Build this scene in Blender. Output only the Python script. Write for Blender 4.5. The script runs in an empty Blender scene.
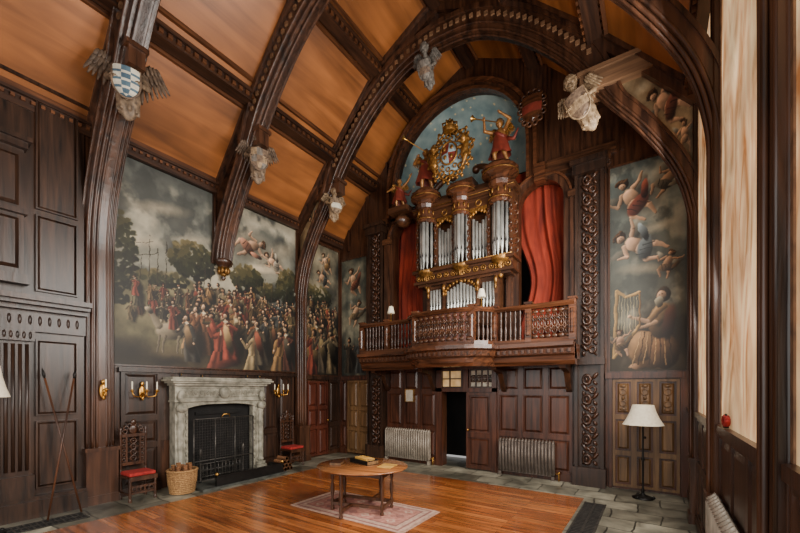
import bpy, math, random
import numpy as np
from mathutils import Vector, Matrix
random.seed(7)
COL=bpy.context.scene.collection
pi=math.pi
CX=4.565; W=9.13
def s2l(c):
    return tuple((v/255)/12.92 if v/255<=.04045 else ((v/255+.055)/1.055)**2.4 for v in c)
# ---------------------------------------------------------------- materials
def base_mat(name):
    m=bpy.data.materials.new(name); m.use_nodes=True
    nt=m.node_tree; return m,nt,nt.nodes['Principled BSDF']
def tint(nt,vec,c1,c2,lo=.3,hi=.7,detail=6,scale=1.0,dist=0.0):
    n=nt.nodes.new('ShaderNodeTexNoise'); n.inputs['Scale'].default_value=scale; n.inputs['Detail'].default_value=detail
    n.inputs['Distortion'].default_value=dist
    nt.links.new(vec,n.inputs['Vector'])
    r=nt.nodes.new('ShaderNodeValToRGB'); r.color_ramp.elements[0].position=lo; r.color_ramp.elements[1].position=hi
    r.color_ramp.elements[0].color=(*s2l(c1),1); r.color_ramp.elements[1].color=(*s2l(c2),1)
    nt.links.new(n.outputs['Fac'],r.inputs['Fac']); return n,r
def nmat(name,c1,c2,sc=(6,6,6),rough=.5,metal=0,bump=.15,patch=.35,emis=0,dist=0.0,coat=0,psc=.9):
    m,nt,b=base_mat(name)
    tc=nt.nodes.new('ShaderNodeTexCoord'); mp=nt.nodes.new('ShaderNodeMapping'); mp.inputs['Scale'].default_value=sc
    nt.links.new(tc.outputs['Object'],mp.inputs['Vector'])
    n,r=tint(nt,mp.outputs['Vector'],c1,c2,dist=dist)
    n2=nt.nodes.new('ShaderNodeTexNoise'); n2.inputs['Scale'].default_value=psc; n2.inputs['Detail'].default_value=3
    nt.links.new(tc.outputs['Object'],n2.inputs['Vector'])
    mr=nt.nodes.new('ShaderNodeMapRange'); mr.inputs['From Min'].default_value=.3; mr.inputs['From Max'].default_value=.7
    mr.inputs['To Min'].default_value=1-patch; mr.inputs['To Max'].default_value=1+patch*.6
    nt.links.new(n2.outputs['Fac'],mr.inputs['Value'])
    mx=nt.nodes.new('ShaderNodeMix'); mx.data_type='RGBA'; mx.blend_type='MULTIPLY'; mx.inputs[0].default_value=1
    nt.links.new(r.outputs['Color'],mx.inputs[6]); nt.links.new(mr.outputs['Result'],mx.inputs[7])
    nt.links.new(mx.outputs[2],b.inputs['Base Color'])
    b.inputs['Roughness'].default_value=rough; b.inputs['Metallic'].default_value=metal
    if coat: b.inputs['Coat Weight'].default_value=coat
    if bump:
        bp=nt.nodes.new('ShaderNodeBump'); bp.inputs['Strength'].default_value=bump; bp.inputs['Distance'].default_value=.02
        nt.links.new(n.outputs['Fac'],bp.inputs['Height']); nt.links.new(bp.outputs['Normal'],b.inputs['Normal'])
    if emis:
        nt.links.new(mx.outputs[2],b.inputs['Emission Color']); b.inputs['Emission Strength'].default_value=emis
    return m
def wood(name,c1,c2,ax='z',rough=.45,s=1.0,**k):
    a,l=14*s,1.1*s
    sc={'z':(a,a,l),'x':(l,a,a),'y':(a,l,a)}[ax]
    return nmat(name,c1,c2,sc,rough=rough,dist=.6,**k)
DARK=wood('dark_oak',(32,19,13),(84,52,34),rough=.32); DARKY=wood('dark_oak_long',(30,18,13),(74,47,31),'y'); DARKX=wood('dark_oak_cross',(42,25,16),(100,63,40),'x',rough=.32)
SCRN=wood('blackened_oak',(24,16,12),(66,44,31),rough=.36)
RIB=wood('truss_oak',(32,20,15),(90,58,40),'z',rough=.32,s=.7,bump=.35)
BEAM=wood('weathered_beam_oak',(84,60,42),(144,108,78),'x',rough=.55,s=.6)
MAHO=wood('mahogany',(48,28,18),(106,64,41),'x',rough=.26)
REDW=wood('red_brown_panel',(42,23,16),(92,53,36),'z',rough=.3)
REDD=wood('red_door_panel',(58,26,18),(100,50,34),'z',rough=.4)
CEILM=nmat('ceiling_board',(112,66,31),(168,104,54),(3.2,.35,3.2),rough=.38,bump=.04,patch=.45,dist=.8,psc=.6)
CEILT=wood('ceiling_board_trim',(62,36,22),(110,68,41),'y',rough=.45)
LIGHTW=wood('pale_oak_door',(80,57,36),(132,98,62),'z',rough=.42)
TABLEW=wood('table_oak',(112,66,34),(172,110,62),'x',rough=.2,coat=.4)
PLEG=wood('table_leg_oak',(50,30,18),(92,56,34),'z',rough=.35)
GOLD=nmat('gilding',(90,60,26),(184,132,64),(16,16,16),rough=.4,metal=.65,bump=.3)
BRASS=nmat('brass',(170,120,50),(220,170,90),(10,10,10),rough=.3,metal=.9,bump=.05)
STONE=nmat('mantel_stone',(104,101,88),(166,161,144),(7,7,7),rough=.7,bump=.5)
STAT=nmat('carved_limewood',(66,53,42),(140,118,94),(14,14,14),rough=.6,bump=.3)
PALEST=nmat('tan_limewood',(94,76,56),(164,138,106),(14,14,14),rough=.6,bump=.3)
WING=nmat('wing_paint',(66,52,42),(124,102,82),(16,16,16),rough=.6,bump=.2)
GREYST=nmat('grey_carved_oak',(58,54,50),(124,116,106),(14,14,14),rough=.6,bump=.3)
IRON=nmat('black_iron',(14,13,12),(34,31,28),(12,12,12),rough=.5,metal=.5)
GIRON=nmat('worn_grey_iron',(46,44,42),(84,80,74),(12,12,12),rough=.45,metal=.5)
NBLACK=nmat('near_black_matt',(6,5,5),(20,17,15),(6,6,6),rough=.9)  # near-black colour for the firebox back and floor grille plates
SILV=nmat('organ_pipe_tin',(150,152,148),(230,230,222),(4,4,2),rough=.33,metal=.55,bump=.03,patch=.3)
REDC=nmat('red_cloth',(98,26,13),(160,54,28),(6,6,1),rough=.9,bump=.2,patch=.5)
REDU=nmat('red_upholstery',(130,20,20),(176,44,36),(24,24,24),rough=.85)
CREAM=nmat('cream_paint',(168,162,146),(206,200,182),(8,8,8),rough=.7)
BLACKP=nmat('black_paint',(18,17,20),(38,36,40),(8,8,8),rough=.6)
BLUEP=nmat('blue_paint',(54,74,90),(82,106,118),(8,8,8),rough=.6)
PALEB=nmat('pale_blue_paint',(110,138,148),(160,180,182),(8,8,8),rough=.6)
REDP=nmat('red_paint',(100,34,24),(138,54,38),(8,8,8),rough=.6)
GREYP=nmat('radiator_paint',(132,122,108),(172,160,144),(6,6,6),rough=.45,metal=.1)
DGREYP=nmat('radiator_brown_paint',(84,74,66),(120,108,98),(6,6,6),rough=.45,metal=.2)
WICK=nmat('wicker',(120,84,48),(190,146,92),(40,40,60),rough=.8,bump=.8)
BARK=nmat('log_bark',(86,56,34),(150,100,60),(30,30,30),rough=.9,bump=.6)
CUTW=nmat('log_end',(190,130,70),(226,176,112),(20,20,20),rough=.8)
CANDLE=nmat('candle_wax',(226,216,190),(240,232,212),(4,4,4),rough=.5,patch=.05)
SHADE=nmat('lamp_shade_cloth',(220,208,180),(238,228,204),(20,20,20),rough=.8,emis=.2,patch=.05)
PLAST=nmat('daylight_glow_blind',(158,100,54),(246,212,162),(2.6,2.6,1.0),rough=.7,emis=.85,patch=.5,dist=1.6,bump=.4,psc=1.4)  # emission stands in for daylight coming through the blind
PANE=nmat('lit_pane',(190,150,92),(226,190,136),(5,5,5),rough=.4,emis=.45)  # low emission imitates light from the room behind the glass
PAPER=nmat('paper',(196,186,166),(220,212,194),(6,6,6),rough=.8)
YELP=nmat('yellow_cover',(180,130,48),(210,164,84),(6,6,6),rough=.6)
SLATE=nmat('hearth_slate',(40,42,40),(84,86,80),(5,5,5),rough=.4)
DKV=nmat('painted_dark_void',(14,11,10),(28,22,18),(4,4,4),rough=.9)  # near-black colour stands in for the darkness of an unlit room
SPEARM=wood('spear_shaft',(60,34,20),(100,60,36))
FLESH=nmat('gilded_flesh',(124,80,42),(186,132,72),(10,10,10),rough=.42,metal=.35)
def brick_mat(name,c1,c2,mort,bw,bh,ms,rough,grain,off=.5,rot=0,patch=.4,coat=0,wob=0):
    m,nt,b=base_mat(name)
    tc=nt.nodes.new('ShaderNodeTexCoord'); mp=nt.nodes.new('ShaderNodeMapping'); mp.inputs['Rotation'].default_value=(0,0,rot)
    src=tc.outputs['Object']
    if wob:
        nw=nt.nodes.new('ShaderNodeTexNoise'); nw.inputs['Scale'].default_value=1.6; nt.links.new(src,nw.inputs['Vector'])
        sc=nt.nodes.new('ShaderNodeVectorMath'); sc.operation='SCALE'; sc.inputs['Scale'].default_value=wob; nt.links.new(nw.outputs['Color'],sc.inputs[0])
        ad=nt.nodes.new('ShaderNodeVectorMath'); ad.operation='ADD'; nt.links.new(src,ad.inputs[0]); nt.links.new(sc.outputs[0],ad.inputs[1]); src=ad.outputs[0]
    nt.links.new(src,mp.inputs['Vector'])
    br=nt.nodes.new('ShaderNodeTexBrick'); br.offset=off
    br.inputs['Scale'].default_value=1; br.inputs['Brick Width'].default_value=bw; br.inputs['Row Height'].default_value=bh
    br.inputs['Mortar Size'].default_value=ms; br.inputs['Mortar Smooth'].default_value=.3
    br.inputs['Color1'].default_value=(*s2l(c1),1); br.inputs['Color2'].default_value=(*s2l(c2),1); br.inputs['Mortar'].default_value=(*s2l(mort),1)
    nt.links.new(mp.outputs['Vector'],br.inputs['Vector'])
    m2=nt.nodes.new('ShaderNodeMapping'); m2.inputs['Scale'].default_value=grain; nt.links.new(mp.outputs['Vector'],m2.inputs['Vector'])
    n,r=tint(nt,m2.outputs['Vector'],(150,150,150),(255,255,255),dist=.5)
    mx=nt.nodes.new('ShaderNodeMix'); mx.data_type='RGBA'; mx.blend_type='MULTIPLY'; mx.inputs[0].default_value=1
    nt.links.new(br.outputs['Color'],mx.inputs[6]); nt.links.new(r.outputs['Color'],mx.inputs[7])
    n3=nt.nodes.new('ShaderNodeTexNoise'); n3.inputs['Scale'].default_value=.8; nt.links.new(tc.outputs['Object'],n3.inputs['Vector'])
    mr=nt.nodes.new('ShaderNodeMapRange'); mr.inputs['From Min'].default_value=.3; mr.inputs['From Max'].default_value=.7
    mr.inputs['To Min'].default_value=1-patch; mr.inputs['To Max'].default_value=1+patch*.5
    nt.links.new(n3.outputs['Fac'],mr.inputs['Value'])
    mz=nt.nodes.new('ShaderNodeMix'); mz.data_type='RGBA'; mz.blend_type='MULTIPLY'; mz.inputs[0].default_value=1
    nt.links.new(mx.outputs[2],mz.inputs[6]); nt.links.new(mr.outputs['Result'],mz.inputs[7])
    nt.links.new(mz.outputs[2],b.inputs['Base Color'])
    b.inputs['Roughness'].default_value=rough
    if coat: b.inputs['Coat Weight'].default_value=coat; b.inputs['Coat Roughness'].default_value=.16
    bp=nt.nodes.new('ShaderNodeBump'); bp.inputs['Strength'].default_value=.25; bp.inputs['Distance'].default_value=.01
    nt.links.new(n.outputs['Fac'],bp.inputs['Height']); nt.links.new(bp.outputs['Normal'],b.inputs['Normal'])
    return m
FLW=brick_mat('floor_planks',(160,86,41),(204,124,65),(80,42,21),1.9,.13,.004,.24,(1.2,16,1),coat=.6,patch=.25)
FLS=brick_mat('floor_flagstones',(112,108,92),(182,176,154),(58,56,47),.7,.52,.014,.38,(3,3,3),patch=.5,wob=.18)
NICHE,nt,b=base_mat('starry_blue_plaster')
tc=nt.nodes.new('ShaderNodeTexCoord'); n,r=tint(nt,tc.outputs['Object'],(112,138,142),(172,190,186),scale=2.4)
v=nt.nodes.new('ShaderNodeTexVoronoi'); v.inputs['Scale'].default_value=4.6; v.inputs['Randomness'].default_value=.3; nt.links.new(tc.outputs['Object'],v.inputs['Vector'])
lt=nt.nodes.new('ShaderNodeMath'); lt.operation='LESS_THAN'; lt.inputs[1].default_value=.16; nt.links.new(v.outputs['Distance'],lt.inputs[0])
mx=nt.nodes.new('ShaderNodeMix'); mx.data_type='RGBA'; nt.links.new(lt.outputs[0],mx.inputs[0]); nt.links.new(r.outputs['Color'],mx.inputs[6]); mx.inputs[7].default_value=(*s2l((228,212,164)),1)
nt.links.new(mx.outputs[2],b.inputs['Base Color']); b.inputs['Roughness'].default_value=.8
def attr_mat(name,rough=.45):
    m,nt,b=base_mat(name)
    a=nt.nodes.new('ShaderNodeAttribute'); a.attribute_name='paint'
    nt.links.new(a.outputs['Color'],b.inputs['Base Color']); b.inputs['Roughness'].default_value=rough
    n=nt.nodes.new('ShaderNodeTexNoise'); n.inputs['Scale'].default_value=40
    bp=nt.nodes.new('ShaderNodeBump'); bp.inputs['Strength'].default_value=.1; bp.inputs['Distance'].default_value=.01
    nt.links.new(n.outputs['Fac'],bp.inputs['Height']); nt.links.new(bp.outputs['Normal'],b.inputs['Normal'])
    return m
PAINT=attr_mat('oil_paint',.55)
# ---------------------------------------------------------------- mesh builder
import bmesh
class MB:
    def __init__(s,f=None): s.v=[];s.f=[];s.m=[];s.s=[];s.map=f;s.T=Matrix.Identity(4)
    def add(s,vs,fs,mi=0,sm=False):
        n=len(s.v)
        for v in vs:
            v=s.T@Vector(v)
            if s.map: v=s.map(*v)
            s.v.append(tuple(v))
        for f in fs: s.f.append(tuple(i+n for i in f)); s.m.append(mi); s.s.append(sm)
    def box(s,a,b,mi=0):
        x0,y0,z0=a;x1,y1,z1=b
        s.add([(x0,y0,z0),(x1,y0,z0),(x1,y1,z0),(x0,y1,z0),(x0,y0,z1),(x1,y0,z1),(x1,y1,z1),(x0,y1,z1)],
              [(3,2,1,0),(4,5,6,7),(0,1,5,4),(1,2,6,5),(2,3,7,6),(3,0,4,7)],mi)
    def raised(s,u0,u1,z0,z1,d0,d1,ins,mi=0):
        s.add([(u0,d0,z0),(u1,d0,z0),(u1,d0,z1),(u0,d0,z1),(u0+ins,d1,z0+ins),(u1-ins,d1,z0+ins),(u1-ins,d1,z1-ins),(u0+ins,d1,z1-ins)],
              [(4,5,6,7),(0,1,5,4),(1,2,6,5),(2,3,7,6),(3,0,4,7)],mi)
    def lathe(s,prof,c=(0,0,0),seg=12,mi=0,sm=True,a0=0,a1=2*pi,sx=1,sy=1,capped=True):
        full=abs(a1-a0-2*pi)<1e-6; n=seg if full else seg+1
        vs=[];fs=[]
        for r,z in prof:
            for i in range(n):
                a=a0+(a1-a0)*i/seg; vs.append((c[0]+r*sx*math.cos(a),c[1]+r*sy*math.sin(a),c[2]+z))
        for j in range(len(prof)-1):
            for i in range(seg):
                k=(i+1)%n; fs.append((j*n+i,j*n+k,(j+1)*n+k,(j+1)*n+i))
        s.add(vs,fs,mi,sm)
        if capped:
            for j in (0,len(prof)-1):
                if prof[j][0]>1e-4: s.add(vs[j*n:(j+1)*n],[tuple(range(n))],mi)
    def tube(s,pts,r,seg=8,mi=0,sm=True):
        pts=[Vector(p) for p in pts]; n=len(pts)
        R=r if isinstance(r,(list,tuple)) else [r]*n
        vs=[];fs=[];up=None
        for i,p in enumerate(pts):
            t=(pts[min(i+1,n-1)]-pts[max(i-1,0)]).normalized()
            if up is None:
                up=Vector((0,0,1)) if abs(t.z)<.9 else Vector((1,0,0))
            a=t.cross(up); 
            if a.length<1e-4: a=t.cross(Vector((1,.3,0)))
            a.normalize(); b=a.cross(t).normalized(); up=b
            for k in range(seg):
                q=2*pi*k/seg; vs.append(tuple(p+a*math.cos(q)*R[i]+b*math.sin(q)*R[i]))
        for i in range(n-1):
            for k in range(seg):
                l=(k+1)%seg; fs.append((i*seg+k,i*seg+l,(i+1)*seg+l,(i+1)*seg+k))
        fs.append(tuple(range(seg))); fs.append(tuple(range((n-1)*seg,n*seg)))
        s.add(vs,fs,mi,sm)
    def ell(s,c,r,seg=10,rings=7,mi=0,rot=None):
        if not hasattr(r,'__len__'): r=(r,r,r)
        vs=[];fs=[]
        for j in range(rings+1):
            th=pi*j/rings
            for i in range(seg):
                a=2*pi*i/seg; p=Vector((r[0]*math.sin(th)*math.cos(a),r[1]*math.sin(th)*math.sin(a),r[2]*math.cos(th)))
                if rot is not None: p=rot@p
                vs.append((c[0]+p.x,c[1]+p.y,c[2]+p.z))
        for j in range(rings):
            for i in range(seg):
                k=(i+1)%seg; fs.append((j*seg+i,j*seg+k,(j+1)*seg+k,(j+1)*seg+i))
        s.add(vs,fs,mi,True)
    def limb(s,p0,p1,r0,r1,mi=0,seg=8):
        p0=Vector(p0);p1=Vector(p1)
        s.tube([p0,p0.lerp(p1,.5),p1],[r0,(r0+r1)*.52,r1],seg,mi); s.ell(p0,r0,8,6,mi); s.ell(p1,r1,8,6,mi)
    def prism(s,poly,y0,y1,mi=0,sm=False):
        n=len(poly)
        s.add([(x,y0,z) for x,z in poly]+[(x,y1,z) for x,z in poly],
              [tuple(range(n)),tuple(range(2*n-1,n-1,-1))],mi)
        s.add([(x,y0,z) for x,z in poly]+[(x,y1,z) for x,z in poly],[(i,(i+1)%n,n+(i+1)%n,n+i) for i in range(n)],mi,sm)
    def torus(s,c,R,r,seg=16,ms=6,mi=0,ax='y',sx=1,sz=1):
        vs=[];fs=[]
        for i in range(seg):
            a=2*pi*i/seg
            for k in range(ms):
                q=2*pi*k/ms; rr=R+r*math.cos(q); h=r*math.sin(q)
                p=(rr*math.cos(a)*sx,h,rr*math.sin(a)*sz) if ax=='y' else ((rr*math.cos(a)*sx,rr*math.sin(a)*sz,h) if ax=='z' else (h,rr*math.cos(a)*sx,rr*math.sin(a)*sz))
                vs.append((c[0]+p[0],c[1]+p[1],c[2]+p[2]))
        for i in range(seg):
            for k in range(ms):
                fs.append((i*ms+k,((i+1)%seg)*ms+k,((i+1)%seg)*ms+(k+1)%ms,i*ms+(k+1)%ms))
        s.add(vs,fs,mi,True)
    def sweep(s,path,prof,mi=0):
        n=len(path);m=len(prof);vs=[];fs=[]
        for i,(x,y) in enumerate(path):
            a=Vector(path[max(i-1,0)]);b=Vector(path[min(i+1,n-1)]);t=(b-a).normalized(); nx,ny=t.y,-t.x
            for o,z in prof: vs.append((x+nx*o,y+ny*o,z))
        for i in range(n-1):
            for k in range(m):
                l=(k+1)%m; fs.append((i*m+k,(i+1)*m+k,(i+1)*m+l,i*m+l))
        fs.append(tuple(range(m))); fs.append(tuple(range((n-1)*m,n*m)))
        s.add(vs,fs,mi)
    def obj(s,name,mats,parent=None,loc=None,recalc=True,remesh=0,bevel=0):
        me=bpy.data.meshes.new(name); me.from_pydata(s.v,[],s.f)
        if not isinstance(mats,(list,tuple)): mats=[mats]
        for m in mats: me.materials.append(m)
        me.polygons.foreach_set('material_index',s.m); me.polygons.foreach_set('use_smooth',s.s)
        if recalc:
            bm=bmesh.new(); bm.from_mesh(me); bmesh.ops.recalc_face_normals(bm,faces=bm.faces[:]); bm.to_mesh(me); bm.free()
        me.update()
        o=bpy.data.objects.new(name,me); COL.objects.link(o)
        if parent is not None:
            o.parent=parent
            if loc=='w': o.location=-Vector(parent.location)
            elif loc is not None: o.location=loc
        elif loc is not None: o.location=loc
        if remesh:
            r=o.modifiers.new('Remesh','REMESH'); r.mode='VOXEL'; r.voxel_size=remesh; r.use_smooth_shade=True
        if bevel:
            r=o.modifiers.new('Bevel','BEVEL'); r.width=bevel; r.segments=2; r.limit_method='ANGLE'
        return o
def repeat(o,locs):
    e=o.parent; base=Vector(e.location); o.location=Vector(locs[0])-base
    for l in locs[1:]:
        c=o.copy(); COL.objects.link(c); c.parent=e; c.location=Vector(l)-base
def empty(name,loc,label,cat,rotz=0,group=None,scale=None):
    e=bpy.data.objects.new(name,None); e.location=loc; e.rotation_euler=(0,0,rotz); e.empty_display_size=.1; COL.objects.link(e)
    if scale: e.scale=(scale,)*3
    return tag(e,label,cat,group)
def tag(o,label,cat,group=None):
    o['label']=label; o['category']=cat
    if group: o['group']=group
    return o
def struct(o,label,cat):
    o['kind']='structure'; return tag(o,label,cat)
def clone(e,loc,rotz=None,label=None,scale=None):
    c=e.copy(); COL.objects.link(c); c.location=loc
    if rotz is not None: c.rotation_euler=(e.rotation_euler[0],e.rotation_euler[1],rotz)
    if scale: c.scale=(scale,)*3
    if label: c['label']=label
    def rec(src,dst):
        for ch in src.children:
            d=ch.copy(); COL.objects.link(d); d.parent=dst; rec(ch,d)
    rec(e,c); return c
Lm=lambda u,d,z:(d,u,z)
Bm=lambda u,d,z:(u,-d,z)
Rm=lambda u,d,z:(W-d,u,z)
def panelling(mb,u0,u1,zs,nu,fr=.06,d=.05,mi=0,mp=0):
    z0,z1=zs[0],zs[-1]; w=(u1-u0)/nu
    mb.box((u0,0,z0),(u1,.012,z1),mp)
    for i in range(nu+1):
        u=u0+i*w; mb.box((max(u0,u-fr),.012,z0),(min(u1,u+fr),d,z1),mi)
    for z in zs: mb.box((u0,.012,max(z0,z-fr)),(u1,d-.002,min(z1,z+fr)),mi)
    for i in range(nu):
        for j in range(len(zs)-1):
            mb.raised(u0+i*w+fr+.02,u0+(i+1)*w-fr-.02,zs[j]+fr+.02,zs[j+1]-fr-.02,.012,d-.01,.05,mp)
def catmull(P,n=6):
    out=[]
    Q=[P[0]]+list(P)+[P[-1]]
    for i in range(1,len(Q)-2):
        p0,p1,p2,p3=[Vector(q) for q in Q[i-1:i+3]]
        for k in range(n):
            t=k/n; out.append(.5*((2*p1)+(-p0+p2)*t+(2*p0-5*p1+4*p2-p3)*t*t+(-p0+3*p1-3*p2+p3)*t**3))
    out.append(Vector(P[-1])); return out
# ---------------------------------------------------------------- shell
YS=-12.0
mb=MB()
wx0,wx1,wy=1.2,7.45,-1.25
xs=[0,wx0,wx1,W]; ys=[YS,wy,0]
for i in range(3):
    for j in range(2):
        wd=1 if (i==1 and j==0) else 0
        mb.add([(xs[i],ys[j],0),(xs[i+1],ys[j],0),(xs[i+1],ys[j+1],0),(xs[i],ys[j+1],0)],[(0,1,2,3)],wd)
mb.add([(-.3,YS,-.1),(W+.3,YS,-.1),(W+.3,1.8,-.1),(-.3,1.8,-.1)],[(0,1,2,3)])
o=mb.obj('floor',[FLS,FLW],recalc=False); struct(o,'polished orange plank floor bordered with worn grey flagstones','floor')
mb=MB(); mb.box((-.25,YS,0),(0,0.3,7.0)); struct(mb.obj('wall_left',DARK),'dark timber-lined long side wall','wall')
mb=MB(); mb.box((W,YS,0),(W+.25,.3,7.0)); struct(mb.obj('wall_right',DARK),'dark window side wall of the hall','wall')
SEC=[(0,6.7),(1.43,8.35),(2.95,9.9),(CX,10.7),(W-2.95,9.9),(W-1.43,8.35),(W,6.7)]
def cz(x):
    for a,b in zip(SEC,SEC[1:]):
        if a[0]<=x<=b[0]: return a[1]+(b[1]-a[1])*(x-a[0])/(b[0]-a[0])
    return 6.7
mb=MB()
mb.prism(SEC+[(x,z+.2) for x,z in reversed(SEC)],YS,.3)
struct(mb.obj('ceiling',CEILM),'vaulted ceiling of warm orange-brown boards','ceiling')
def arch_poly(x0,x1,z0,zs,n=16):
    r=(x1-x0)/2;c=(x0+x1)/2
    return [(x0,z0),(x1,z0)]+[(c+r*math.cos(pi*i/n),zs+r*math.sin(pi*i/n)) for i in range(n+1)]
NX,NZ,NR=4.18,7.92,1.93
mb=MB(); mb.prism([(-.2,0),(W+.2,0)]+[(W+.2,6.8)]+[(x,z+.08) for x,z in reversed(SEC)]+[(-.2,6.8)],0,.2)
wb=mb.obj('wall_back',DARK)
cuts=MB()
cuts.prism([(3.8,-.5),(4.5,-.5),(4.5,2.0),(3.8,2.0)],-.5,.7)
cuts.prism(arch_poly(2.2,3.25,3.0,6.4),-.5,.7)
cuts.prism(arch_poly(5.85,6.9,3.0,6.4),-.5,.7)
cuts.prism(arch_poly(NX-NR,NX+NR,7.05,NZ,24),-.5,.7)
co=cuts.obj('cut',DARK)
for ob in (co,wb):
    bm=bmesh.new(); bm.from_mesh(ob.data); bmesh.ops.remove_doubles(bm,verts=bm.verts[:],dist=1e-5); bmesh.ops.recalc_face_normals(bm,faces=bm.faces[:]); bm.to_mesh(ob.data); bm.free()
md=wb.modifiers.new('b','BOOLEAN'); md.object=co; md.operation='DIFFERENCE'; md.solver='EXACT'
dg=bpy.context.evaluated_depsgraph_get(); nm=bpy.data.meshes.new_from_object(wb.evaluated_get(dg))
wb.modifiers.clear(); wb.data=nm; bpy.data.objects.remove(co)
struct(wb,'dark timber end wall with arched openings behind the organ','wall')
mb=MB(); mb.box((-.2,1.6,0),(W+.2,1.7,11)); struct(mb.obj('wall_chamber',DKV),'wall of the room behind the end wall, darkness put into its colour','wall')
mb=MB(); vs=[];fs=[];n=28
rows=[(NR,7.0-NZ),(NR,7.6-NZ),(NR,0)]+[(NR*math.cos(t),NR*math.sin(t)) for t in [pi/2*k/12 for k in range(1,13)]]
for r,z in rows:
    for i in range(n+1):
        a=pi*i/n; vs.append((NX+r*math.cos(a),.19+1.25*(r/NR)*math.sin(a),NZ+z))
for j in range(len(rows)-1):
    for i in range(n): fs.append((j*(n+1)+i,j*(n+1)+i+1,(j+1)*(n+1)+i+1,(j+1)*(n+1)+i))
mb.add(vs,fs,0,True); mb.add([(NX-NR,.1,7.02),(NX+NR,.1,7.02),(NX+NR,1.45,7.02),(NX-NR,1.45,7.02)],[(0,1,2,3)])
struct(mb.obj('wall_niche',NICHE,recalc=False),'pale blue half-domed niche dotted with gold stars','niche')
def archtrim(mb,c,r,zs,z0,w,d0,d1,mi=0,n=24):
    inn=[(c-r,z0)]+[(c-r*math.cos(pi*i/n),zs+r*math.sin(pi*i/n)) for i in range(n+1)]+[(c+r,z0)]
    R=r+w; out=[(c-R,z0)]+[(c-R*math.cos(pi*i/n),zs+R*math.sin(pi*i/n)) for i in range(n+1)]+[(c+R,z0)]
    m=len(inn); vs=[]
    for (a,b) in zip(inn,out): vs+=[(a[0],d0,a[1]),(a[0],d1,a[1]),(b[0],d1,b[1]),(b[0],d0,b[1])]
    fs=[]
    for i in range(m-1):
        for k in range(4): fs.append((i*4+k,i*4+(k+1)%4,(i+1)*4+(k+1)%4,(i+1)*4+k))
    mb.add(vs,fs,mi)
mb=MB(Bm)
archtrim(mb,NX,NR-.05,NZ,7.05,.07,0,.18,1); archtrim(mb,NX,NR+.02,NZ,7.05,.1,0,.12,0); archtrim(mb,NX,NR+.12,NZ,7.05,.08,0,.22,1)
for c in (2.725,6.375):
    archtrim(mb,c,.5,6.4,3.1,.14,0,.12); archtrim(mb,c,.64,6.4,3.1,.05,0,.17,1)
    mb.box((c-.12,0,6.85),(c+.12,.24,7.25),1)
struct(mb.obj('trim_1',[DARK,MAHO]),'moulded timber surrounds of the arched openings','moulding')
mb=MB(Bm)
for a,b in ((1.95,2.12),(3.38,3.45),(5.6,5.72),(7.02,7.1)):
    mb.box((a,0,3.0),(b,.2,6.4)); mb.box((a-.04,0,6.3),(b+.04,.25,6.45),1)
mb.box((1.3,0,6.95),(NX-NR-.22,.16,7.1),1); mb.box((NX+NR+.22,0,6.95),(7.8,.16,7.1),1)
mb.box((6.5,0,7.1),(7.9,.1,7.3),1)
for k in range(12):
    x=.4+k*.76
    if not(NX-NR-.3<x<NX+NR+.3) and x<W: mb.box((x-.03,0,7.1 if x>1.3 else 6.5),(x+.03,.05,cz(x)))
struct(mb.obj('trim_2',[DARK,DARKX]),'pilasters and cornice bands beside the organ openings','moulding')
# ---------------------------------------------------------------- purlins & plates
k=3
def dent_y(mb,x,z,y0,y1,s,step):
    y=y0
    while y<y1: mb.box((x-s/2,y,z-s/2),(x+s/2,y+s,z+s/2),1); y+=step
for sgn in (0,1):
    mb=MB((lambda x,y,z:(W-x,y,z)) if sgn else None)
    mb.box((0,YS,6.62),(.14,0,6.8)); mb.box((0,YS,6.8),(.2,0,6.87)); dent_y(mb,.16,6.74,YS,0,.05,.12)
    for px,pz in ((1.43,8.35),(2.95,9.9)):
        mb.box((px-.12,YS,pz-.22),(px+.12,0,pz+.05)); mb.box((px-.18,YS,pz-.08),(px+.18,0,pz+.0)); dent_y(mb,px+.13,pz-.14,YS,0,.075,.15); dent_y(mb,px-.15,pz-.14,YS,0,.075,.15)
    for (ax,az),(bx,bz) in zip(SEC[:3],SEC[1:4]):
        for f in (.12,.87):
            x=ax+(bx-ax)*f; z=az+(bz-az)*f
            mb.box((x-.03,YS,z-.05),(x+.03,0,z+.03),1)
    struct(mb.obj('trim_%d'%k,[DARKY,CEILT]),'dentilled wall plate and purlins along the roof slope','moulding'); k+=1
mb=MB(); mb.box((CX-.12,YS,10.45),(CX+.12,0,10.72)); struct(mb.obj('trim_5',DARKY),'dark ridge beam','moulding')
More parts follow.
